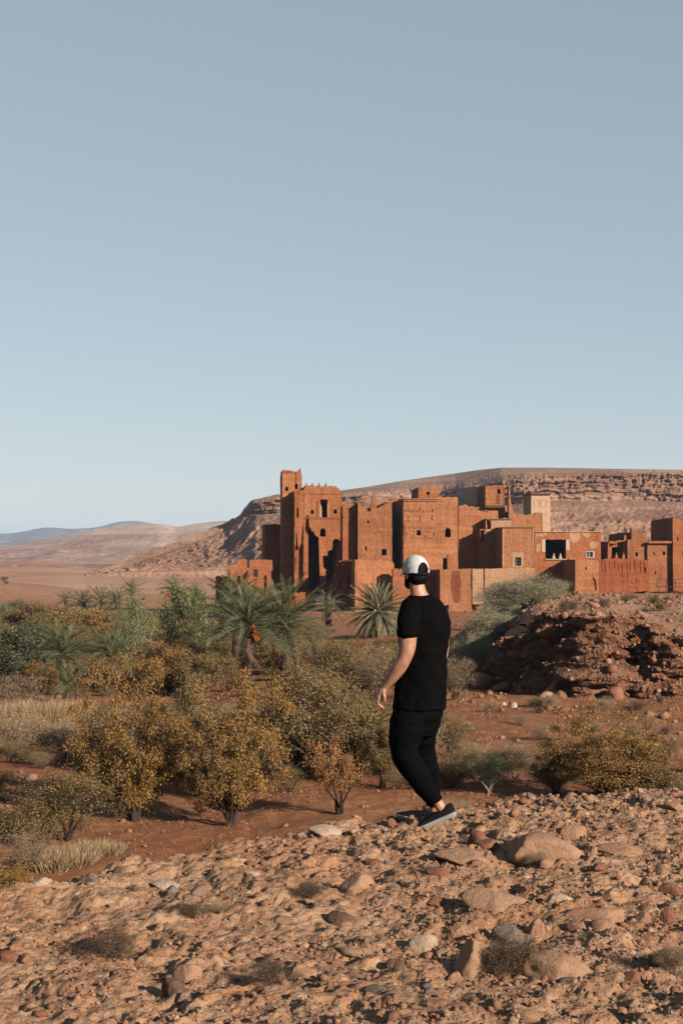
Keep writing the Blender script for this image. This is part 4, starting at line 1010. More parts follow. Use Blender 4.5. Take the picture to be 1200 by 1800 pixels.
# ------------------------------------------------------------------ plants
def leaf_mat(name, cols, trans=.12):
    m, n, b = nodes(name)
    g = N(n, 'ShaderNodeNewGeometry'); oi = N(n, 'ShaderNodeTexCoord').outputs['Object']
    c = ramp(n, g.outputs['Random Per Island'], [(i/(len(cols)-1), q) for i, q in enumerate(cols)])
    nn = N(n, 'ShaderNodeTexNoise', Scale=1.6, Detail=3.0); n.links.new(oi, nn.inputs['Vector'])
    c = mix(n, math_(n, 'MULTIPLY', ramp(n, nn.outputs[0], [(.4, (0, 0, 0)), (.62, (1, 1, 1))]), .5), c, cols[0])
    n.links.new(c, b.inputs['Base Color']); b.inputs['Roughness'].default_value = .6; b.inputs['Specular IOR Level'].default_value = .3
    tr = n.nodes.new('ShaderNodeBsdfTranslucent'); n.links.new(c, tr.inputs[0]); ms = n.nodes.new('ShaderNodeMixShader'); ms.inputs[0].default_value = trans
    out = [q for q in n.nodes if q.type == 'OUTPUT_MATERIAL'][0]
    n.links.new(b.outputs[0], ms.inputs[1]); n.links.new(tr.outputs[0], ms.inputs[2]); n.links.new(ms.outputs[0], out.inputs['Surface'])
    return m
L_GOLD = leaf_mat('golden_olive_leaf', [(0.168, 0.099, 0.025), (0.269, 0.154, 0.040), (0.404, 0.220, 0.063), (0.320, 0.172, 0.040), (0.219, 0.133, 0.034)])
L_OLIVE = leaf_mat('olive_leaf', [(0.133, 0.100, 0.032), (0.212, 0.140, 0.050), (0.301, 0.188, 0.076)])
L_DARK = leaf_mat('dark_green_leaf', [(0.046, 0.064, 0.032), (0.083, 0.101, 0.048), (0.146, 0.151, 0.073)])
L_GREEN = leaf_mat('fresh_green_leaf', [(0.101, 0.126, 0.044), (0.183, 0.193, 0.071), (0.275, 0.260, 0.110)])
L_GREY = leaf_mat('grey_green_leaf', [(0.165, 0.158, 0.093), (0.285, 0.257, 0.161), (0.439, 0.377, 0.233)])
L_DRY = leaf_mat('dry_grey_twig', [(0.254, 0.163, 0.093), (0.390, 0.269, 0.160), (0.527, 0.384, 0.235)])
L_STRAW = leaf_mat('straw_blade', [(0.282, 0.184, 0.090), (0.410, 0.284, 0.159), (0.512, 0.367, 0.216)])
L_BROWN = leaf_mat('brown_leaf', [(0.220, 0.096, 0.037), (0.373, 0.173, 0.059), (0.483, 0.250, 0.084)])
L_REDTW = leaf_mat('dark_dry_twig', [(0.079, 0.047, 0.029), (0.143, 0.086, 0.052), (0.238, 0.156, 0.087)])
L_FROND = leaf_mat('palm_leaflet', [(0.090, 0.104, 0.048), (0.140, 0.153, 0.074), (0.203, 0.201, 0.099)], .15)
L_FRBLUE = leaf_mat('blue_green_palm_leaflet', [(0.209, 0.204, 0.111), (0.313, 0.287, 0.156), (0.452, 0.378, 0.213)], .15)
L_DEADF = leaf_mat('dead_palm_leaflet', [(.16, .095, .055), (.23, .14, .085), (.30, .19, .12)], .1)
BARK = m_plain('dark_bark', (.045, .030, .022)); BARKL = m_plain('pale_bark', (.30, .25, .20)); BARKP = m_plain('palm_bark', (.10, .06, .04)); DATE = m_plain('orange_dates', (.50, .13, .02), .5)

def leaves(C, size, asp, r, up=0.0, jit=.35):
    """rhombic leaf faces at points C; up biases the long axis upward"""
    n = len(C); a = r.normal(size=(n, 3)); a[:, 2] += up; a /= np.linalg.norm(a, axis=1)[:, None]
    q = r.normal(size=(n, 3)); b = np.cross(a, q); b /= np.linalg.norm(b, axis=1)[:, None]
    s = size*r.uniform(1-jit, 1+jit, n)
    L = a*s[:, None]/2; Wd = b*(s/asp)[:, None]/2; 
    V = np.stack([C-L, C+Wd-L*.1, C+L, C-Wd-L*.1], 1).reshape(-1, 3)
    return V, np.arange(n*4).reshape(n, 4)

def make_shrub(seed, H=1.0, Wd=1.0, nl=9000, leaf=.04, asp=1.7, ncl=60, stems=3, low=.25, spread=.075, up=0.0, cone=False, stem_r=.03, twigs=3, hollow=.45):
    """returns wood (V,F), leaf (V,F) for a plant of height H and width Wd, base at the origin"""
    r = np.random.default_rng(seed); rr = random.Random(seed); M = MB()
    forks = []
    for k in range(stems):
        an = 6.28*k/stems+rr.uniform(-.5, .5); t1 = Vector((math.cos(an)*Wd*rr.uniform(.04, .10), math.sin(an)*Wd*rr.uniform(.04, .10), H*rr.uniform(.10, .24)))
        t2 = Vector((math.cos(an)*Wd*rr.uniform(.14, .30), math.sin(an)*Wd*rr.uniform(.14, .30), H*rr.uniform(.30, .52)))
        M.tube([Vector((math.cos(an)*stem_r*.8, math.sin(an)*stem_r*.8, -.06*H)), t1.lerp(Vector((0, 0, 0)), .5)+Vector((rr.uniform(-1, 1), rr.uniform(-1, 1), 0))*stem_r, t1, t2], [stem_r*1.15, stem_r*.85, stem_r*.7, stem_r*.45], 6, False)
        forks += [(t1, stem_r*.5), (t2, stem_r*.4), (t1.lerp(t2, .5), stem_r*.45)]
    cen = []; wts = []
    lob = [(rr.uniform(0, 6.28), rr.uniform(-.6, 1.0), rr.uniform(.15, .42)) for _ in range(9)]
    tries = 0
    while len(cen) < ncl and tries < 5000:
        tries += 1
        d = r.normal(size=3); d /= np.linalg.norm(d); rad = rr.uniform(hollow, 1.0)**.6
        sc_ = 1.0
        for (la, lz, am) in lob:
            v = np.array([math.cos(la)*math.sqrt(max(0, 1-lz*lz)), math.sin(la)*math.sqrt(max(0, 1-lz*lz)), lz]); sc_ += am*max(0, (d@v)-.55)*2.2 - am*.10
        if cone: h = rr.random(); wz = (.25+1.5*h*(1-h)+.25*(1-h)); p = Vector((d[0]*Wd/2*wz*rad, d[1]*Wd/2*wz*rad, H*(low+(1-low)*h)))
        else: p = Vector((d[0]*Wd/2*rad*sc_*.9, d[1]*Wd/2*rad*sc_*.9, H*(low+1)/2+d[2]*H*(1-low)/2*rad*sc_*.92))
        if p.z < H*max(low*.6, .05): continue
        cen.append(p)
    LV = []
    for c in cen:
        f, fr = min(forks, key=lambda q: (q[0]-c).length + (0 if q[0].z < c.z+.05*H else 5))
        mid = f.lerp(c, .5)+Vector((rr.uniform(-1, 1), rr.uniform(-1, 1), rr.uniform(-.2, 1)))*Wd*.05
        M.tube([f, mid, c], [fr*.55, fr*.32, fr*.12], 4, False)
        forks.append((mid, fr*.55)) if rr.random() < .3 else None
        for _ in range(twigs):
            e = c+Vector(r.normal(size=3))*Wd*spread*1.5+Vector((0, 0, up*.05*H)); M.tube([mid.lerp(c, rr.uniform(.3, 1)), e], [fr*.13, fr*.05], 3, False)
            LV.append((mid, e))
        k = max(3, int(nl/len(cen)*rr.uniform(.4, 1.7))); q = r.normal(size=(k, 3))*np.array([Wd, Wd, H*.9])*spread*rr.uniform(.7, 1.25)
        pts = np.array(c)+q
        wts.append(pts)
    # leaves along twigs
    tw = []
    for a, b in LV:
        t = r.random((max(2, int(nl*.25/len(LV))), 1)); tw.append(np.array(a)*(1-t)+np.array(b)*t+r.normal(size=(len(t), 3))*Wd*.012)
    C = np.concatenate(wts+tw); C = C[C[:, 2] > .02*H]
    lv = leaves(C, leaf, asp, r, up)
    return (np.array(M.v), M.f), lv

def blades(seed, n, H, Rad, wd, lean=.35, curve=.25):
    """tuft or reed bed: bent two-piece blades"""
    r = np.random.default_rng(seed); rad = np.sqrt(r.random(n))*Rad; an = r.random(n)*6.28
    b = np.stack([rad*np.cos(an), rad*np.sin(an), np.full(n, -.02)], 1)
    d = np.stack([r.normal(0, lean, n)+np.cos(an)*rad/Rad*lean, r.normal(0, lean, n)+np.sin(an)*rad/Rad*lean, np.ones(n)], 1); d /= np.linalg.norm(d, axis=1)[:, None]
    h = H*r.uniform(.5, 1.05, n)[:, None]; mid = b+d*h*.55; e = d.copy(); e[:, :2] *= 1+curve*3; e[:, 2] *= .8; tip = mid+e*h*.45
    s = np.cross(d, r.normal(size=(n, 3))); s /= np.linalg.norm(s, axis=1)[:, None]; s *= wd/2
    V = np.stack([b-s, b+s, mid+s*.8, mid-s*.8, tip+s*.1, tip-s*.1], 1).reshape(-1, 3); i = np.arange(n)*6
    Fc = np.concatenate([np.stack([i, i+1, i+2, i+3], 1), np.stack([i+3, i+2, i+4, i+5], 1)])
    return V, Fc

PROTO = {}
def proto(key, woodmat, leafmat, **kw):
    (wv, wf), (lv, lf) = make_shrub(**kw)
    lo, hi = np.percentile(lv, 1.2, axis=0), np.percentile(lv, 98.8, axis=0); k = np.array([1/(hi[0]-lo[0]), 1/(hi[1]-lo[1]), 1/hi[2]])
    # bring plant to unit size, shrink leaves back to their own size
    q = lv.reshape(-1, 4, 3); c0 = q.mean(1, keepdims=True); lv = ((c0*k)+(q-c0)).reshape(-1, 3); wv = np.array(wv)*k
    PROTO[key] = (make_mesh('branches', wv, wf, woodmat), make_mesh('foliage', lv, lf, leafmat))
# unit plants (height 1, width 1)
proto('gold_a', BARK, L_GOLD, seed=1, nl=44000, leaf=.0155, ncl=190, stems=7, low=-.04, spread=.033, stem_r=.022, twigs=7)
proto('gold_b', BARK, L_GOLD, seed=2, nl=34000, leaf=.0165, ncl=130, stems=7, low=-.04, spread=.032, stem_r=.018, hollow=.15, twigs=8)
proto('gold_c', BARK, L_GOLD, seed=3, nl=15000, leaf=.030, ncl=80, stems=5, low=.02, spread=.052, hollow=.2)
proto('olive_a', BARK, L_OLIVE, seed=4, nl=20000, leaf=.026, ncl=110, stems=4, low=.08, spread=.055, hollow=.2, twigs=4)
proto('olive_b', BARK, L_OLIVE, seed=5, nl=9000, leaf=.030, ncl=70, stems=4, low=.05, spread=.08, hollow=.1, twigs=5)
proto('sparse', BARK, L_OLIVE, seed=6, nl=5200, leaf=.022, ncl=110, stems=5, low=.12, spread=.055, hollow=.1, twigs=9, stem_r=.02)
proto('brown', BARK, L_BROWN, seed=7, nl=9000, leaf=.028, ncl=90, stems=5, low=.18, spread=.05, hollow=.1, twigs=5, up=.6)
proto('dark', BARK, L_DARK, seed=8, nl=20000, leaf=.026, ncl=130, stems=3, low=.02, spread=.06, hollow=.3)
proto('green', BARKL, L_GREEN, seed=9, nl=15000, leaf=.030, asp=2.2, ncl=110, stems=3, low=.10, spread=.055, up=.5, stem_r=.02)
proto('poplar', BARKL, L_GREEN, seed=10, nl=11000, leaf=.026, asp=2.4, ncl=120, stems=4, low=.10, spread=.055, up=1.2, cone=True, stem_r=.025, twigs=4)
proto('tamarisk', BARK, L_GREY, seed=11, nl=30000, leaf=.034, asp=6.0, ncl=130, stems=5, low=.02, spread=.065, up=1.2, hollow=.2)
proto('tamarisk_b', BARKL, L_GREY, seed=12, nl=16000, leaf=.038, asp=6.0, ncl=90, stems=4, low=.10, spread=.07, up=1.3, hollow=.1)
proto('dry', L_DRY, L_DRY, seed=13, nl=16000, leaf=.045, asp=9.0, ncl=90, stems=8, low=.03, spread=.08, up=1.0, hollow=.1, twigs=9, stem_r=.014)
proto('bare', BARK, L_DRY, seed=14, nl=5000, leaf=.035, asp=8.0, ncl=120, stems=5, low=.15, spread=.07, hollow=.1, twigs=9, stem_r=.02)
proto('twiggy', L_REDTW, L_REDTW, seed=15, nl=7000, leaf=.06, asp=7.0, ncl=70, stems=9, low=.02, spread=.10, up=.5, hollow=.05, twigs=10, stem_r=.012)
proto('sapling', BARKL, L_DARK, seed=16, nl=9000, leaf=.035, asp=5.0, ncl=90, stems=5, low=.22, spread=.06, up=1.0, hollow=.1, stem_r=.018)

def plant(key, x, y, z, w, h, name, label, cat, group=None, rz=None, dp=.9):
    o = empty(name, (x, y, z), label, cat, group, random.uniform(0, 6.28) if rz is None else rz)
    o.scale = (w, w*dp, h); a, b = PROTO[key]
    link('branches', a, o); link('foliage', b, o); return o
def plant_px(key, cx, by, x0, x1, ty, name, label, cat, group=None, Y=None, rz=None, grow=1.0):
    """base at (cx, by) photograph px; crown between x0 and x1, top at ty"""
    p = hit_far(cx, by) if Y is None else Vector(((cx-600)/F*Y, Y, float(height((cx-600)/F*Y, Y))))
    s = p.y/F; zt = CH-(ty-HOR)*s; w = (x1-x0)*s*grow
    return plant(key, p.x+((x0+x1)/2-cx)*s*.0, p.y, p.z-.03, w, (zt-p.z)*1.0, name, label, cat, group, rz)

sh, tr_ = 'shrub', 'small_tree'
for a in [
    # key, cx, base y, x0, x1, top y, name, label, cat, group, Y
    ('gold_a', 236, 1442, 138, 324, 1166, tr_, 'largest golden leaved small tree with dark trunks, in the left middle ground', 'tree'),
    ('gold_b', 408, 1452, 322, 512, 1198, tr_, 'golden olive shrub tree with a low forked trunk, right of the largest golden one', 'tree'),
    ('sparse', 345, 1380, 300, 420, 1186, tr_, 'thin half bare shrub in the gap behind the two large golden trees', 'tree'),
    ('brown', 597, 1432, 546, 645, 1300, sh, 'small brownish orange bush with a short dark stem, left of the legs of the man', 'shrub'),
    ('sparse', 560, 1372, 445, 650, 1188, tr_, 'half bare olive tree with thin crooked branches, behind the small brownish bush', 'tree'),
    ('gold_c', 480, 1360, 425, 530, 1222, sh, 'golden bush tucked behind the second golden tree', 'shrub'),
    ('olive_a', 672, 1385, 628, 716, 1272, sh, 'dark olive bush just left of the knee of the man', 'shrub'),
    ('sparse', 118, 1476, -10, 190, 1352, sh, 'sparse twiggy bush at the left edge in front of the golden tree', 'shrub'),
    ('gold_c', 15, 1592, -40, 72, 1515, sh, 'yellowish bush cut by the left edge near the crest', 'shrub'),
    ('bare', 45, 1530, -20, 90, 1462, sh, 'bare grey bush above the yellowish one at the left edge', 'shrub'),
    ('gold_b', 1062, 1404, 950, 1160, 1252, sh, 'wide golden brown bush on the right, in front of the red slope', 'shrub'),
    ('olive_a', 975, 1398, 925, 1015, 1318, sh, 'olive bush at the left end of the wide golden brown one', 'shrub'),
    ('olive_b', 1150, 1408, 1105, 1195, 1325, sh, 'pale olive bush at the right end of the wide golden brown one', 'shrub'),
    ('sapling', 859, 1394, 820, 898, 1318, 'sapling', 'small dark green sapling with pale stems, right of the man', 'tree'),
    ('dry', 838, 1370, 785, 880, 1306, sh, 'pale cream dry bush behind the dark sapling on its left', 'shrub'),
    ('dry', 905, 1372, 865, 955, 1305, sh, 'pale cream dry bush behind the dark sapling on its right', 'shrub'),
    ('olive_b', 792, 1385, 760, 830, 1322, sh, 'low olive bush behind the shin of the man', 'shrub'),
    ('dry', 40, 1332, -20, 110, 1255, sh, 'dry grey brushwood below the reeds at the left edge', 'shrub'),
    ('dry', 115, 1335, 70, 165, 1265, sh, 'dry grey brushwood touching the largest golden tree', 'shrub'),
    ('bare', 30, 1262, -30, 90, 1185, sh, 'brownish grey bare bush above the reeds at the left edge', 'shrub'),
    ('sparse', 590, 1240, 520, 655, 1128, sh, 'thorny bare bush with dark crooked limbs under the palms', 'shrub'),
    ('bare', 655, 1232, 615, 700, 1130, sh, 'thin reddish bare bush left of the hanging arm', 'shrub'),
    ('olive_b', 540, 1260, 480, 600, 1170, sh, 'grey olive scrub below the big pair of palms', 'shrub'),
    ('olive_b', 640, 1290, 590, 700, 1215, sh, 'grey olive scrub below the hand of the man', 'shrub'),
    ('bare', 800, 1230, 770, 850, 1155, sh, 'dry brown bush at the right elbow of the man', 'shrub'),
    ('olive_b', 790, 1330, 760, 830, 1250, sh, 'olive brown bush right of the trousers', 'shrub'),
    ('dark', 38, 1230, -40, 112, 1100, tr_, 'dense dark green tree at the left edge', 'tree', None, 66),
    ('poplar', 243, 1188, 200, 292, 1052, tr_, 'light green feathery tree with white forked stems', 'tree', None, 76),
    ('green', 333, 1180, 286, 385, 1030, tr_, 'bright green broad tree between the feathery tree and the big palms', 'tree', None, 80),
    ('tamarisk', 925, 1160, 860, 1002, 1012, tr_, 'tall grey green tamarisk against the fortress walls', 'tree', None, 82),
    ('tamarisk', 868, 1172, 812, 930, 1070, tr_, 'grey green tamarisk on the slope, lower left of the tall one', 'tree', None, 76),
    ('tamarisk_b', 885, 1110, 848, 940, 1030, tr_, 'thin sparse tamarisk behind the others, against the pale plaster base', 'tree', None, 95),
    ('tamarisk_b', 832, 1182, 800, 872, 1112, sh, 'low grey tamarisk bush above the tan reeds', 'shrub', None, 70),
    ('tamarisk_b', 975, 1075, 945, 1010, 1018, sh, 'grey bush in front of the black wall of the projecting house', 'shrub', None, 110),
    ('gold_c', 155, 1130, 105, 215, 1072, sh, 'dark golden dome shaped bush below the row of small palms', 'shrub', None, 100),
    ('gold_c', 205, 1135, 155, 262, 1076, sh, 'second dark golden dome bush, left of the light green feathery tree', 'shrub', None, 98),
    ('olive_a', 75, 1125, 20, 125, 1062, sh, 'olive green bush at the far left beyond the dark tree', 'shrub', None, 105),
    ('dark', 30, 1110, 0, 70, 1058, sh, 'small dark bush at the border of the open plain', 'shrub', None, 125),
    ('gold_c', 300, 1215, 245, 350, 1135, sh, 'yellow brown bush under the bright green broad tree', 'shrub', None, 62),
    ('olive_a', 355, 1225, 300, 410, 1150, sh, 'olive bush left of the big pair of palms', 'shrub', None, 60),
    ('green', 420, 1150, 385, 470, 1022, tr_, 'light green reedy tree rising behind the big palm, before the low ruin', 'tree', None, 95),
    ('olive_a', 510, 1190, 460, 560, 1120, sh, 'dark scrub behind the right half of the big palms', 'shrub', None, 80),
    ('olive_b', 720, 1215, 680, 790, 1120, sh, 'dull olive scrub hidden behind the arm and shirt', 'shrub', None, 62),
    ('brown', 690, 1165, 640, 750, 1122, sh, 'brown scrub below the starburst palm', 'shrub', None, 90),
]:
    a = list(a)+[None]*(11-len(a))
    plant_px(a[0], a[1], a[2], a[3], a[4], a[5], a[6], a[7], a[8], a[9], a[10])

# smaller repeats over the valley, too alike to single out
rr = random.Random(77)
LOOK = {'olive_a': 'dark olive', 'olive_b': 'pale olive', 'gold_c': 'golden', 'bare': 'bare grey', 'brown': 'rusty brown', 'dark': 'dark green', 'green': 'bright green', 'dry': 'dry cream', 'sparse': 'half bare', 'twiggy': 'tiny dark dry'}
def zone_label(key, x, Y, label, zones_=None):
    px = 600+F*x/Y
    z = [(90, 'at the left edge'), (200, 'by the low palms at left'), (300, 'below the feathery pale tree'), (400, 'under the bright green tree'), (500, 'around the big palms'), (600, 'below the black courtyard'), (700, 'below the starburst palm'), (2000, 'right of the man')]
    return LOOK[key]+' bush '+([b for a, b in z if px < a][0] if zones_ is None else [b for a, b in zones_ if px < a][0])+', '+label
def fill(n, keys, px0, px1, Y0, Y1, h0, h1, label, group, name='shrub', cond=None, zones=False):
    k = 0; tries = 0
    while k < n and tries < n*30:
        tries += 1
        Y = math.exp(rr.uniform(math.log(Y0), math.log(Y1))); x = rr.uniform(px0-600, px1-600)/F*Y; z = float(height(x, Y))
        if cond and not cond(x, Y, z): continue
        h = rr.uniform(h0, h1)
        if Y > 34 and Y < 210 and x/Y < .06:
            tp = np.interp(600+F*x/Y, [0, 200, 380, 430, 700, 760], [1062, 1076, 1098, 1128, 1124, 1112]); tp = tp if Y < 95 or x/Y < -.07 else (1098 if x/Y < -.005 else 1130)
            tp = max(tp, np.interp(Y, [34, 50, 61, 64, 90], [1245, 1235, 1222, 1165, 1060])); h = min(h, CH-(tp-HOR)/F*Y-z)
            if h < .5: continue
        key = rr.choice(keys); plant(key, x, Y, z-.04, h*rr.uniform(1.1, 1.7), h, name, (label if not zones else zone_label(key, x, Y, label, None if zones is True else zones)), 'shrub', group, rr.uniform(0, 6.28)); k += 1
fill(90, ['olive_a', 'olive_b', 'gold_c', 'olive_b', 'bare', 'brown'], -60, 760, 55, 112, 1.3, 2.6, 'in the thick valley scrub', 'scrub on the valley floor', zones=True)
fill(38, ['olive_a', 'olive_b', 'dark', 'gold_c', 'green'], -60, 760, 105, 200, 2.0, 3.6, 'in the far scrub by the plain', 'far scrub along the plain', zones=True, cond=lambda x, Y, z: Y < 150 or x/Y < -.10)
fill(50, ['bare', 'sparse', 'olive_b', 'dry', 'olive_a'], -40, 740, 35, 58, 1.0, 1.9, 'behind the golden trees', 'brown scrub behind the golden trees', zones=True, cond=lambda x, Y, z: x/Y > -.17 or Y > 46)
fill(16, ['sparse', 'olive_a', 'olive_b', 'bare'], 230, 745, 32, 38, .6, 1.3, 'on the red soil behind the golden trees', 'brown scrub behind the golden trees', zones=True)
fill(7, ['sparse', 'olive_b', 'bare'], -20, 150, 26, 40, .5, 1.0, 'on the red soil at lower left', 'low bushes at lower left', zones=True)
fill(16, ['olive_a', 'olive_b', 'bare', 'brown'], 400, 760, 100, 146, 1.2, 2.6, 'at the foot of the fortress', 'scrub at the foot of the fortress', zones=True)
fill(44, ['twiggy', 'dry', 'olive_b', 'bare'], 780, 1240, 30, 56, .22, .55, 'on the red slope', 'tiny bushes on the red slope', zones=[(860, 'close behind the man'), (930, 'left of the wide golden brown bush'), (1000, 'behind the left part of the wide bush'), (1070, 'behind the middle of the wide bush'), (1140, 'behind the right part of the wide bush'), (3000, 'near the right edge')])
fill(20, ['twiggy', 'olive_b'], 960, 1240, 62, 135, .25, .6, 'on the stony terrace', 'tiny bushes on the stony terrace', zones=[(1040, 'below the projecting house'), (1130, 'below the grooved wall'), (3000, 'below the edge tower')])
fill(9, ['dark', 'olive_a'], -60, 420, 230, 420, .5, 1.1, 'dark speck of a bush far out on the open plain', 'far bushes on the plain')

# reeds and dry grass
def reed(name, px, by, w_px, h_px, n, label, mat=L_STRAW, Y=None, lean=.16, cat='reeds', wd=.02):
    p = hit_far(px, by) if Y is None else Vector(((px-600)/F*Y, Y, float(height((px-600)/F*Y, Y))))
    s = p.y/F; V, Fc = blades(int(px), n, h_px*s, w_px*s/2, wd, lean, .1)
    o = link(name, make_mesh(name, V, Fc, mat), None, p); return tag(o, label, cat)
reed('reed_bed', 20, 1300, 90, 78, 2600, 'pale straw coloured reeds at the left edge')
reed('reed_bed', 85, 1302, 90, 80, 2600, 'pale straw coloured reeds between the left edge and the large golden tree')
reed('reed_bed', 130, 1290, 50, 70, 1300, 'narrow clump of pale reeds touching the large golden tree')
reed('reed_bed', 843, 1185, 52, 48, 1500, 'tan reeds at the foot of the tamarisks')
reed('reed_bed', 818, 1190, 30, 34, 700, 'short tan reeds left of the tamarisk reeds')
reed('grass_patch', 105, 1520, 130, 34, 2600, 'yellow dry grass on the red soil at lower left', lean=.3, cat='grass', wd=.012)
reed('grass_patch', 170, 1500, 90, 26, 1500, 'thin dry grass near the foot of the sparse bush', lean=.3, cat='grass', wd=.012)

# dry grass and litter over the valley soil
def litter(n=5200):
    r = np.random.default_rng(99); Y = np.exp(r.uniform(math.log(17), math.log(75), n)); x = r.uniform(-.27, .29, n)*Y
    k = fbm(x/4, Y/6, octv=3, seed=441) > -.15; x, Y = x[k], Y[k]; n = len(x); m = 9; z = ground_z(x, Y)
    h = r.uniform(.03, .12, n)*np.clip(Y/30, .8, 2); b = np.repeat(np.stack([x, Y, z], 1), m, 0)+r.normal(0, 1, (n*m, 3))*np.array([.10, .10, 0]); hh = np.repeat(h, m)[:, None]
    d = r.normal(0, .5, (n*m, 3)); d[:, 2] = 1; d /= np.linalg.norm(d, axis=1)[:, None]; sd = np.cross(d, r.normal(size=(n*m, 3))); sd /= np.linalg.norm(sd, axis=1)[:, None]; sd *= .006*np.repeat(np.clip(Y/30, .8, 2), m)[:, None]
    V = np.stack([b-sd, b+sd, b+d*hh], 1).reshape(-1, 3); tag(link('dry_grass', make_mesh('dry_grass', V, np.arange(n*m*3).reshape(-1, 3), L_BROWN), valley_floor), kind='stuff')
litter()

# foreground tufts
def tuft(px, py, w, h, key, label, cat='dry plant', name='dry_bush'):
    p = hit(px, py); s = p.y/F
    return plant(key, p.x, p.y, p.z-.01, w*s, h*s, name, label, cat)
tuft(898, 1722, 112, 78, 'twiggy', 'dark dry bush growing against the big tan rock in the lower right')
tuft(875, 1728, 60, 60, 'twiggy', 'dark dry side bush leaning left of the main dark dry one')
tuft(200, 1690, 96, 62, 'twiggy', 'dry tangled bush of grey twigs in the lower left')
tuft(470, 1742, 92, 44, 'twiggy', 'low brown dried plant at the bottom, left of the middle')
tuft(1188, 1722, 70, 60, 'dry', 'pale dry tuft on the rock at the right edge')
tuft(545, 1590, 60, 34, 'twiggy', 'small dark dried tuft near the middle of the stony ground')
tuft(945, 1528, 46, 26, 'dry', 'tiny brown tuft under the large tan boulder')
tuft(332, 1622, 60, 26, 'twiggy', 'flat dried weed left of the middle, above the tangled bush')
tuft(380, 1612, 50, 18, 'dry', 'small whitish dried weed beside the flat dried one')
tuft(1150, 1700, 40, 26, 'twiggy', 'tiny dark tuft left of the tuft on the rock at the right edge')

# ---- palms
def frond_mesh(seed, droop, n=44, mat=L_FROND, lift=.55, wid=.25, lw=.0105):
    r = np.random.default_rng(seed); K = 14; pts = []; p = np.zeros(3); a = 0.0; nrm = []
    for i in range(K+1):
        pts.append(p.copy()); nrm.append(a); a -= droop/K*(0.4+1.2*i/K); p = p+np.array([math.cos(a), 0, math.sin(a)])/K
    pts = np.array(pts); M = MB(); M.tube([Vector(q) for q in pts], [.013*(1-.8*i/K) for i in range(K+1)], 4, False)
    V, Fc = list(M.v), [f for f in M.f]
    for side in (-1, 1):
        for i in range(n):
            t = .16+.83*(i+r.uniform(-.3, .3))/n; t = min(max(t, .12), .995); k = t*K; j = min(int(k), K-1); f = k-j
            b = pts[j]*(1-f)+pts[j+1]*f; an = nrm[j]; fw = np.array([math.cos(an), 0, math.sin(an)]); upv = np.array([-math.sin(an), 0, math.cos(an)]); sd = np.array([0, side, 0])
            L = wid*math.sin(math.pi*min(1, (t*.82+.16)))**.6*r.uniform(.85, 1.1); op = R(62-34*t+r.normal(0, 4))
            d = fw*math.cos(op)+sd*math.sin(op)*math.cos(lift*.8)+upv*(math.sin(op)*math.sin(lift*.8)+r.normal(0, .08)); d /= np.linalg.norm(d)
            wv = np.cross(d, upv+sd*.3); wv /= np.linalg.norm(wv); wv = fw*.8+wv*.4; wv *= lw
            m1 = b+d*L*.5; e = b+d*L+np.array([0, 0, -.04*L/wid]); o = len(V)
            V += [tuple(b-wv*.4), tuple(b+wv*.4), tuple(m1+wv*.5), tuple(m1-wv*.5), tuple(e)]; Fc += [(o, o+1, o+2, o+3), (o+3, o+2, o+4)]
    return make_mesh('frond_shape', V, Fc, mat)
FR = {'green': [frond_mesh(i, d) for i, d in enumerate((.35, .7, 1.15, .55))], 'blue': [frond_mesh(20+i, d, 50, L_FRBLUE, .75, .15, .017) for i, d in enumerate((.15, .35, .6, .25))], 'dead': [frond_mesh(40+i, d, 30, L_DEADF, .1, .22) for i, d in enumerate((1.2, 1.8))]}
def palm(px, py, Y, Lpx, label, style='green', nf=44, trunk_px=None, ndead=8, dates=0, seed=0, emin=-35, emax=86, az=None, name='date_palm', tr=.20):
    """crown centre at (px, py), fronds Lpx long; trunk down to the ground"""
    r = random.Random(seed+int(px)); s = Y/F; c = P(px, py, Y); g = Vector((c.x+r.uniform(-.3, .3), Y, 0)); g.z = float(height(g.x, Y))-.1
    root = empty(name, tuple(g), label, 'palm tree', 'date palms of the oasis'); L = Lpx*s
    if c.z < g.z+.3: c.z = g.z+.35
    M = MB(); H = c.z-g.z; k = max(3, int(H/.16))
    for i in range(k):
        t = i/k; q = g.lerp(c, t)+Vector((math.sin(t*2.5)*.08, 0, 0)); q2 = g.lerp(c, (i+.9)/k)+Vector((math.sin(t*2.5)*.08, 0, 0))
        M.tube([q, q2], [tr*.82, tr*1.05], 9)
    M.build('trunk', BARKP, root)
    for i in range(nf+ndead):
        dead = i >= nf
        if dead: el = R(r.uniform(-82, -48)); me = r.choice(FR['dead']); l = L*r.uniform(.55, .85)
        else:
            t = i/nf; el = R(emax-(emax-emin)*t**.85+r.uniform(-6, 6)); me = r.choice(FR[style]); l = L*r.uniform(.88, 1.08)*(1 if t > .12 else .85)
        o = link('frond', me, root, c-g); o.rotation_mode = 'XYZ'
        a = i*2.39996+r.uniform(-.2, .2)
        o.matrix_local = Matrix.Translation(c-g) @ Matrix.Rotation(a, 4, 'Z') @ Matrix.Rotation(-el, 4, 'Y') @ Matrix.Rotation(r.uniform(-.5, .5), 4, 'X') @ Matrix.Scale(l, 4)
    V0, F0 = ico(1)
    for d in range(dates):
        M = MB(); a = r.uniform(-2.6, -.5); b = c+Vector((math.cos(a)*.5, math.sin(a)*.5, -.35)); M.tube([c-Vector((0, 0, .1)), c+Vector((math.cos(a)*.35, math.sin(a)*.35, .1)), b], .03, 5)
        for _ in range(46):
            q = b+Vector((r.gauss(0, .09), r.gauss(0, .09), r.gauss(-.10, .14))); M.add(V0*.045+np.array(q), F0.tolist())
        M.build('date_bunch', DATE, root)
    return root
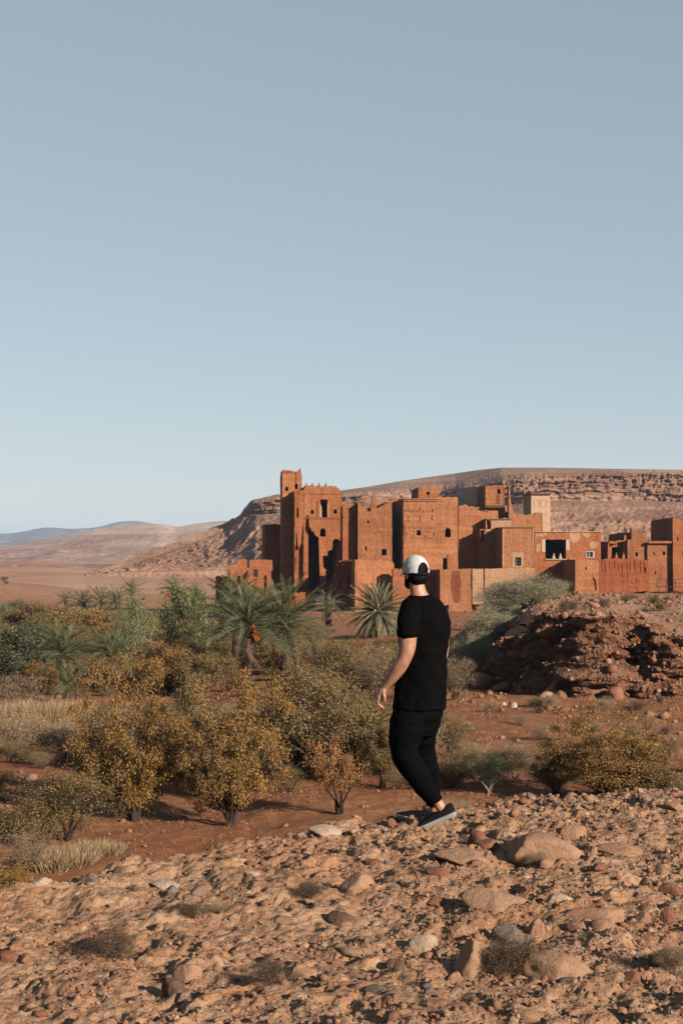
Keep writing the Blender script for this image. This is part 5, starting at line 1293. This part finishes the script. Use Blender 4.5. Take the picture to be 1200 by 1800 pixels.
palm(663, 1074, 112, 64, 'starburst palm with blue grey stiff fronds, just left of the head of the man', 'blue', 150, emin=-72, ndead=50, seed=1, tr=.35)
palm(436, 1100, 66, 98, 'big palm with orange date bunches, left one of the large pair', 'green', 56, dates=2, ndead=14, seed=2, emin=-25, tr=.24)
palm(498, 1096, 68, 104, 'big palm of the large pair, right one, nearest the low wall', 'green', 60, dates=0, ndead=10, seed=3, emin=-30, tr=.24)
palm(414, 1062, 74, 74, 'smaller palm rising behind the left one of the large pair', 'green', 32, ndead=3, seed=4)
palm(575, 1062, 118, 40, 'small shaded palm in front of the black courtyard, left of the shade-darkened red wall', 'green', 30, ndead=8, seed=5, tr=.3)
palm(112, 1150, 58, 80, 'lower left palm with arching fronds and tan dead ones', 'green', 46, ndead=12, seed=6, emin=-20)
palm(194, 1150, 60, 64, 'palm beside it on the right, over the large golden tree', 'green', 40, ndead=8, seed=7, emin=-20)
palm(122, 1205, 54, 52, 'low stemless palm under the lower left palm', 'green', 30, ndead=8, seed=8)
palm(115, 1056, 135, 26, 'tiny palm farthest left on the border of the plain', 'green', 24, ndead=2, seed=9)
palm(146, 1060, 118, 36, 'second small palm from the left on the border of the plain', 'green', 26, ndead=2, seed=10)
palm(178, 1058, 116, 38, 'third small palm from the left on the border of the plain', 'green', 26, ndead=2, seed=11)
palm(205, 1058, 112, 40, 'fourth small palm from the left, leaning by the feathery tree', 'green', 26, ndead=2, seed=12)
palm(231, 1038, 125, 32, 'tallest small palm, above the light green feathery tree', 'green', 24, ndead=2, seed=13)
palm(304, 1036, 118, 34, 'small palm with orange dates above the bright green tree', 'green', 26, ndead=8, dates=2, seed=14)
palm(475, 1188, 60, 34, 'withered tan palm shoot at the foot of the large pair', 'green', 4, ndead=30, seed=15)
palm(325, 1180, 64, 30, 'little palm shoot among the scrub below the bright green tree', 'green', 16, ndead=0, seed=16)
# ------------------------------------------------------------------ the man
YM = 9.25
def Q(px, py, d=0.0): return P(px, py, YM) + Vector((0, d, 0))   # d: metres away from the viewer
K = YM/F                                                          # metres per photograph pixel
def m_cloth(name, c, rough=.85):
    m, n, b = nodes(name); g = N(n, 'ShaderNodeNewGeometry').outputs['Position']
    w1 = N(n, 'ShaderNodeTexNoise', Scale=9.0, Detail=4.0); n.links.new(g, w1.inputs['Vector'])
    w2 = N(n, 'ShaderNodeTexNoise', Scale=900.0, Detail=1.0); n.links.new(g, w2.inputs['Vector'])
    b.inputs['Base Color'].default_value = (*c, 1); b.inputs['Roughness'].default_value = rough; b.inputs['Specular IOR Level'].default_value = .03
    bump(n, b, w1.outputs[0], .35, .03); bump(n, b, w2.outputs[0], .2, .001); return m
def m_skin():
    m, n, b = nodes('skin'); g = N(n, 'ShaderNodeNewGeometry').outputs['Position']
    w1 = N(n, 'ShaderNodeTexNoise', Scale=18.0, Detail=5.0); n.links.new(g, w1.inputs['Vector'])
    c = ramp(n, w1.outputs[0], [(.35, (.36, .165, .10)), (.65, (.46, .235, .16))]); n.links.new(c, b.inputs['Base Color'])
    b.inputs['Roughness'].default_value = .5; b.inputs['Specular IOR Level'].default_value = .35
    w2 = N(n, 'ShaderNodeTexNoise', Scale=160.0, Detail=3.0); n.links.new(g, w2.inputs['Vector']); bump(n, b, w2.outputs[0], .35, .003); bump(n, b, w1.outputs[0], .5, .012); return m
SKIN = m_skin(); BLACK = m_cloth('black_cotton', (.0012, .0012, .0014)); TROU = m_cloth('black_trouser_cloth', (.0011, .0011, .0013))
CAPW = m_cloth('off_white_cap_cotton', (.26, .27, .28)); CAPD = m_cloth('dark_cap_strap', (.006, .006, .006)); HAIRM = m_cloth('black_hair', (.003, .0026, .0026), .6)
SHOE = m_cloth('black_shoe_fabric', (.006, .006, .007)); SOLE = m_plain('grey_white_rubber', (.28, .28, .27), .6); EYE = m_plain('eye_white', (.6, .6, .6), .3)

def loft(rings, n=28, cap=True):
    """rings: (center, rx, ry, axis, [squareness]); rx along the picture, ry across it, plane perpendicular to axis"""
    V = []; Fc = []
    for c, rx, ry, ax in rings:
        ax = Vector(ax).normalized(); a = Vector((1, 0, 0)); a = (a-ax*a.dot(ax)).normalized(); b = ax.cross(a)
        for k in range(n):
            t = 2*math.pi*k/n; V.append(Vector(c)+a*rx*math.cos(t)+b*ry*math.sin(t))
    m = len(rings)
    for i in range(m-1):
        for k in range(n): k2 = (k+1) % n; Fc.append((i*n+k, i*n+k2, (i+1)*n+k2, (i+1)*n+k))
    Fc.append(tuple(range(n))[::-1]); Fc.append(tuple((m-1)*n+k for k in range(n)))
    return V, Fc
def limb(pts, n=20):
    """pts: (Vector, r_picture, r_depth) along a limb; smooth interpolation"""
    out = []; m = len(pts)
    for i in range(m-1):
        p0, p1, p2, p3 = [pts[min(max(j, 0), m-1)] for j in (i-1, i, i+1, i+2)]
        for s in range(4):
            t = s/4; f = lambda a, b, c, d: .5*((2*b)+(-a+c)*t+(2*a-5*b+4*c-d)*t*t+(-a+3*b-3*c+d)*t**3)
            out.append((f(p0[0], p1[0], p2[0], p3[0]), f(p0[1], p1[1], p2[1], p3[1]), f(p0[2], p1[2], p2[2], p3[2])))
    out.append(pts[-1]); r = []
    for i, (c, a, b) in enumerate(out):
        ax = out[min(i+1, len(out)-1)][0]-out[max(i-1, 0)][0]; r.append((c, max(a, .002), max(b, .002), ax))
    return loft(r, n)
def fuse(name, parts, voxel, mat, parent, smooth=6, fold=None):
    """join closed shells into one continuous surface"""
    M = MB()
    for V, Fc in parts: M.add(V, Fc)
    o = obj(name, M.v, M.f, mat, parent, True)
    bm = bmesh.new(); bm.from_mesh(o.data); bmesh.ops.recalc_face_normals(bm, faces=bm.faces); bm.to_mesh(o.data); bm.free()
    md = o.modifiers.new('r', 'REMESH'); md.mode = 'VOXEL'; md.voxel_size = voxel
    if smooth: sm = o.modifiers.new('s', 'SMOOTH'); sm.factor = .5; sm.iterations = smooth
    dg = bpy.context.evaluated_depsgraph_get(); me = bpy.data.meshes.new_from_object(o.evaluated_get(dg)); o.modifiers.clear()
    old = o.data; o.data = me; bpy.data.meshes.remove(old)
    if fold:
        n = len(me.vertices); co = np.zeros(n*3); me.vertices.foreach_get('co', co); co = co.reshape(-1, 3)
        no = np.zeros(n*3); me.vertices.foreach_get('normal', no); no = no.reshape(-1, 3)
        me.vertices.foreach_set('co', (co+no*fold(co)[:, None]).ravel()); me.update()
    me.polygons.foreach_set('use_smooth', np.ones(len(me.polygons), dtype=bool))
    if not me.materials: me.materials.append(mat)
    return o
gx = Q(745, 1462); man = empty('person', (gx.x, gx.y+.05, float(ground_z(gx.x, gx.y+.05))), 'man in black clothes and an off white cap striding left, seen from behind', 'person')
man['label'] = 'man in black clothes and an off white cap striding left, seen from behind'
hf = Vector((-.52, .84, 0)).normalized(); hl = Vector((-hf.y, hf.x, 0)); hl = -hl if hl.x > 0 else hl   # his face direction, his left (towards the picture left)
HC = Q(729.5, 1006, 0)                                            # centre of the skull
def hp(f, l, u): return HC+hf*f*.88+hl*l*.88+Vector((0, 0, u*.9))
def sphere(c, rf, rl, ru, tilt=0, n=20):
    V = []; Fc = []
    for i in range(n//2+1):
        th = math.pi*i/(n//2)
        for k in range(n):
            ph = 2*math.pi*k/n; V.append(c+hf*.88*rf*math.sin(th)*math.cos(ph)+hl*.88*rl*math.sin(th)*math.sin(ph)+Vector((0, 0, .9*ru*math.cos(th))))
    for i in range(n//2):
        for k in range(n): k2 = (k+1) % n; Fc.append((i*n+k, (i+1)*n+k, (i+1)*n+k2, i*n+k2))
    return V, Fc
parts = []
# head, jaw, nose, ears, neck
parts.append(sphere(hp(0, 0, .01), .098, .077, .112)); parts.append(sphere(hp(.030, 0, -.062), .068, .060, .060)); parts.append(sphere(hp(.062, 0, -.090), .034, .036, .030))
parts.append(limb([(hp(.090, 0, .015), .009, .009), (hp(.108, 0, -.012), .012, .012), (hp(.118, 0, -.034), .016, .015), (hp(.096, 0, -.046), .010, .010)], 12))
parts.append(limb([(hp(.088, -.024, -.066), .006, .006), (hp(.096, 0, -.064), .009, .009), (hp(.088, .024, -.066), .006, .006)], 10))
for s in (-1, 1): parts.append(sphere(hp(-.004, s*.079, -.022), .017, .008, .031)); parts.append(sphere(hp(.083, s*.032, .030), .016, .02, .009))
parts.append(limb([(Q(730, 1020, .0), .050, .050), (Q(733, 1034, .0), .051, .052), (Q(736, 1046, .0), .057, .056), (Q(741, 1062, .0), .085, .07)]))
# trunk inside the shirt
parts.append(loft([(Q(742, 1056), .075, .06, (0, 0, -1)), (Q(744, 1072), .15, .09, (0, 0, -1)), (Q(745, 1110), .155, .10, (0, 0, -1)), (Q(742, 1180), .14, .095, (0, 0, -1)), (Q(737, 1235), .115, .075, (0, 0, -1)), (Q(735, 1270), .08, .06, (0, 0, -1))]))
# left arm (nearer, hanging at the picture left)
A = lambda x, y, d, r, r2=None: (Q(x, y, d), r*K, (r2 or r)*K)
parts.append(limb([A(722, 1072, -.07, 15), A(719, 1092, -.09, 16), A(716.5, 1115, -.10, 16, 15), A(714, 1138, -.10, 14.5, 14), A(708.5, 1156, -.09, 13, 13), A(701, 1170, -.075, 13.2, 12.5), A(692, 1184, -.055, 11.8, 11), A(683.5, 1197, -.035, 9, 9), A(676, 1208, -.02, 6.8, 8), A(672.5, 1214, -.015, 7, 10)]))
# hand: palm and five fingers, curled, back of the hand to the left
palm_c = [A(673.5, 1211, -.015, 6.5, 9), A(669.5, 1217, -.01, 6.8, 11.5), A(666, 1223.5, -.005, 6.8, 12.5), A(664.3, 1229, .0, 5.8, 11.5)]
parts.append(limb(palm_c, 16))
for i, (dd, L, r0) in enumerate(((-.036, .94, 2.35), (-.013, 1.04, 2.5), (.011, 1.0, 2.45), (.034, .82, 2.1))):
    a = [(664.2, 1228), (663.5, 1234), (666.5, 1240.0), (671.5, 1243.6), (675.5, 1244.8)]
    b0 = a[0]; pts = [(b0[0]+(x-b0[0])*L, b0[1]+(y-b0[1])*L) for x, y in a]
    rr_ = [r0*1.1, r0*1.05, r0, r0*.9, r0*.6]
    parts.append(limb([A(x, y, dd*(1-.12*j), q) for j, ((x, y), q) in enumerate(zip(pts, rr_))], 10))
parts.append(limb([A(673, 1215, -.045, 3.6), A(674.5, 1221, -.058, 3.2), A(675.5, 1227, -.058, 2.9), A(675.0, 1232.5, -.050, 2.5), A(674.2, 1236, -.046, 1.5)], 10))
# right arm (hidden behind the trunk, a sliver of it shows right of the shirt)
parts.append(limb([A(770, 1075, .07, 15), A(777, 1100, .09, 14.5), A(780, 1125, .10, 11.5, 13), A(779, 1150, .12, 11, 12), A(770, 1178, .17, 11, 11), A(758, 1200, .23, 8, 8), A(750, 1213, .27, 6.5, 8), A(747, 1220, .285, 6.5, 10), A(744, 1228, .30, 6, 11)]))
for i, dd in enumerate((.27, .29, .31, .33)): parts.append(limb([A(744, 1226, dd, 2.5), A(741, 1234, dd, 2.4), A(741, 1241, dd-.01, 2.2), A(744, 1246, dd-.015, 1.5)], 10))
parts.append(limb([A(747, 1218, .265, 3.4), A(749, 1226, .255, 3), A(749, 1233, .255, 2.2)], 10))
# legs and ankles
parts.append(limb([A(724, 1264, -.03, 16, 16), A(717, 1290, -.06, 18, 18), A(712, 1322, -.06, 18, 19), A(728, 1350, -.06, 17, 18), A(748, 1380, -.05, 13.5, 14), A(764, 1402, -.045, 9.5, 10), A(771, 1413, -.045, 9.5, 10), A(777, 1424, -.045, 9, 9)]))
parts.append(limb([A(748, 1264, .07, 16, 16), A(748, 1290, .12, 23, 23), A(746, 1325, .15, 17, 18), A(753, 1360, .18, 16, 17), A(763, 1400, .21, 11, 12), A(767, 1430, .22, 9, 9), A(766, 1446, .22, 9, 9)]))
body = fuse('body', parts, .006, SKIN, man, 4)
# hair: back of the skull, nape and beard
fuse('hair', [sphere(hp(-.014, 0, .010), .098, .083, .108), sphere(hp(-.044, 0, -.036), .066, .074, .056), sphere(hp(-.03, 0, -.050), .064, .066, .045)], .005, HAIRM, man, 5,
     lambda c: fbm(c[:, 0]*60, c[:, 1]*60, c[:, 2]*60, octv=3, seed=401)*.0035)
fuse('beard', [sphere(hp(.050, 0, -.088), .050, .056, .038), sphere(hp(.030, .045, -.062), .036, .022, .045), sphere(hp(.030, -.045, -.062), .036, .022, .045)], .005, HAIRM, man, 3)
for s in (-1, 1): obj('eye', *sphere(hp(.088, s*.031, .012), .012, .013, .011, n=12), EYE, man, True)
# cap: dome with an arched opening at the back, visor, strap
def cap():
    nU, nV = 180, 60; V = []; Fc = []; keep = {}
    for j in range(nV+1):
        el = R(90)*(1-j/nV)-R(9)*(j/nV)**2
        for i in range(nU):
            az = 2*math.pi*i/nU; rf, rl, ru = .1085, .0885, .110
            seam = 1-.012*math.exp(-((((az/(math.pi/3)) % 1)-.5)**2)/.0012)+.008*float(vn(math.cos(az)*4, math.sin(az)*4, j/14.0+1, seed=431))
            crease = .0025*math.sin(az*9+j*.5)*(j/nV)**3
            V.append(hp((rf+crease)*math.cos(el)*math.cos(az)*seam-.006, (rl+crease)*math.cos(el)*math.sin(az)*seam, ru*math.sin(el)**.93*seam+.012 if el > 0 else ru*math.sin(el)+.012))
    def hole(j, i):
        el = 90*(1-j/nV)-9*(j/nV)**2; az = (360*i/nU) % 360-180
        return (az/33.0)**2+((el+7)/39.0)**2 < 1 and el > -3.0*0-40
    for j in range(nV):
        for i in range(nU):
            i2 = (i+1) % nU
            if hole(j+.5, i+.5): continue
            Fc.append((j*nU+i, (j+1)*nU+i, (j+1)*nU+i2, j*nU+i2))
    o = obj('cap', V, Fc, CAPW, man, True)
    md = o.modifiers.new('t', 'SOLIDIFY'); md.thickness = .003; md.offset = 1
    # visor
    V = []; Fc = []; a = 20
    for k in range(6):
        t = k/5
        for i in range(a+1):
            an = R(-58+116*i/a); rf = .102+.060*t*math.cos(an*1.25)**.8; V.append(hp(rf*math.cos(an)-.006, (.0885+.012*t)*math.sin(an), -.006-.012*t-.016*(math.sin(an)**2)*t))
    for k in range(5):
        for i in range(a): Fc.append((k*(a+1)+i, k*(a+1)+i+1, (k+1)*(a+1)+i+1, (k+1)*(a+1)+i))
    vz = obj('visor', V, Fc, CAPW, o, True, world=False); vz.data.transform(Matrix.Translation(-man.location))
    md = vz.modifiers.new('t', 'SOLIDIFY'); md.thickness = .004; md.offset = 0
    V = []; Fc = []
    for i in range(19):
        an = R(180-36+72*i/18)
        for u in (-.018, .000): V.append(hp(.1095*math.cos(an)-.006, .0895*math.sin(an), u))
    for i in range(18): Fc.append((i*2, i*2+2, i*2+3, i*2+1))
    st = obj('strap', V, Fc, CAPD, o, True, world=False); st.data.transform(Matrix.Translation(-man.location))
    md = st.modifiers.new('t', 'SOLIDIFY'); md.thickness = .003; md.offset = 1
    b = obj('button', *sphere(hp(-.006, 0, .1235), .006, .006, .004, n=10), CAPW, o, True, world=False); b.data.transform(Matrix.Translation(-man.location))
    return o
cap()
# T-shirt
T_ = lambda x, y, w_, h_, d=0.0: (Q(x, y, d), w_*K, h_*K, (0, 0, -1))
def folds(c): 
    return fbm(c[:, 0]*5+c[:, 2]*4, c[:, 1]*5, c[:, 2]*7-c[:, 0]*5, octv=3, seed=411, ridge=True)*.012 + fbm(c[:, 0]*14+c[:, 2]*9, c[:, 1]*12, c[:, 2]*16-c[:, 0]*10, octv=2, seed=413)*.004
sh_ = [loft([T_(738.5, 1047.5, 18, 15), T_(740, 1051, 22, 18), T_(741.5, 1056, 31, 22), T_(743, 1063, 37, 26), T_(744, 1073, 41.5, 30), T_(745, 1088, 44, 32), T_(745.5, 1113, 44, 33), T_(744.5, 1150, 41, 33), T_(741.5, 1185, 42.5, 33), T_(738, 1215, 44.5, 34), T_(736.5, 1245, 45.5, 36)], 40),
       limb([A(726, 1062, -.04, 15, 17), A(721, 1075, -.07, 19, 19), A(718, 1092, -.09, 19.3, 19), A(716, 1106, -.10, 18.6, 18.5), A(716, 1115.5, -.10, 18.4, 18.3)]),
       limb([A(763, 1064, .03, 14, 16), A(770, 1078, .06, 17.5, 18), A(773, 1094, .08, 17.8, 18), A(773.5, 1113, .09, 17.3, 17.5)])]
fuse('t_shirt', sh_, .006, BLACK, man, 4, folds)
# trousers
tr = [loft([T_(737.5, 1208, 37, 28), T_(737, 1228, 40, 31), T_(736, 1240, 42, 33), T_(733, 1255, 43, 34), T_(731, 1275, 42, 35, .02), T_(729, 1292, 38, 32, .03)], 36),
      limb([A(720, 1252, -.04, 32, 31), A(713, 1285, -.06, 29.5, 29), A(709.5, 1312, -.06, 24, 25), A(714, 1332, -.06, 22.5, 24), A(727, 1353, -.06, 22, 23), A(742, 1374, -.05, 19, 20), A(754, 1392, -.045, 15.5, 17), A(761, 1402, -.045, 13.5, 15), A(764.5, 1407, -.045, 13, 14.5)]),
      limb([A(748, 1252, .07, 27, 29), A(745, 1290, .11, 24, 26), A(744, 1322, .15, 21.5, 23), A(752, 1352, .17, 21, 21), A(760, 1385, .20, 15.5, 17), A(764, 1410, .21, 13, 15), A(766, 1424, .215, 12, 14)])]
fuse('trousers', tr, .006, TROU, man, 4, lambda c: fbm(c[:, 0]*4, c[:, 1]*5, c[:, 2]*11, octv=3, seed=421, ridge=True)*.010)
# shoes
def shoe(toe, heel, d_toe, d_heel, name):
    """toe/heel: photograph px of the sole bottom"""
    a, b = Q(*toe, d_toe), Q(*heel, d_heel); L = (a-b); fw = L.normalized(); side = fw.cross(Vector((0, 0, 1))).normalized(); up = side.cross(fw); Ln = L.length
    prof = [(0, .030), (.06, .037), (.18, .038), (.4, .036), (.62, .044), (.8, .046), (.92, .036), (1.0, .015)]
    def ring(zs, grow=0.0, inset=0.0):
        out = []; n = len(prof); Lf = [(t, w_) for t, w_ in prof]
        for t, w_ in Lf: out.append(b+fw*Ln*t*(1)+side*(w_+grow)+up*zs(t))
        for t, w_ in Lf[::-1]: out.append(b+fw*Ln*t+side*-(w_+grow)+up*zs(t))
        return out
    def stack(levels, nm, mat, par):
        V = []; Fc = []; m = len(prof)*2
        for zs, g in levels: V += ring(zs, g)
        for k in range(len(levels)-1):
            for i in range(m): j = (i+1) % m; Fc.append((k*m+i, k*m+j, (k+1)*m+j, (k+1)*m+i))
        Fc.append(tuple(range(m))[::-1]); Fc.append(tuple((len(levels)-1)*m+i for i in range(m)))
        o = obj(nm, V, Fc, mat, par, True, world=par is man)
        if par is not man: o.data.transform(Matrix.Translation(-man.location))
        md = o.modifiers.new('b', 'BEVEL'); md.width = .004; md.segments = 2; return o
    tall = lambda t: float(np.interp(t, [0, .12, .3, .42, .6, .85, 1], [.088, .082, .070, .068, .060, .046, .034]))
    up_ = stack([(lambda t: .024, -.001), (lambda t: .024+(tall(t)-.024)*.55, -.003), (lambda t: tall(t)-.006, -.012), (lambda t: tall(t), -.022)], name, SHOE, man)
    stack([(lambda t: .0, 0.0), (lambda t: .012, .003), (lambda t: .030, .003)], 'sole', SOLE, up_)
    lc = MB()
    for q in range(5):
        t = .42+q*.07; c = b+fw*Ln*t+up*(tall(t)+.002); lc.tube([c+side*.02, c+up*.006, c-side*.02], .0025, 5)
    l = lc.build('lace', CAPD, up_, world=False); l.data.transform(Matrix.Translation(-man.location))
shoe((722, 1466), (801, 1429), -.02, -.07, 'shoe')
shoe((700, 1452), (770, 1459), .30, .17, 'shoe')
# ------------------------------------------------------------------ air
hm = bpy.data.materials.new('dusty_air'); hm.use_nodes = True; n = hm.node_tree; n.nodes.clear()
ho = n.nodes.new('ShaderNodeOutputMaterial'); pv = n.nodes.new('ShaderNodeVolumePrincipled')
pv.inputs['Color'].default_value = (.50, .70, 1.0, 1); pv.inputs['Density'].default_value = 1.0e-4; pv.inputs['Anisotropy'].default_value = .2
n.links.new(pv.outputs[0], ho.inputs['Volume'])
m = MB(); m.box((0, 2000, 48.5), (19000, 18600, 137)); hz = m.build('haze', hm); tag(hz, kind='stuff')
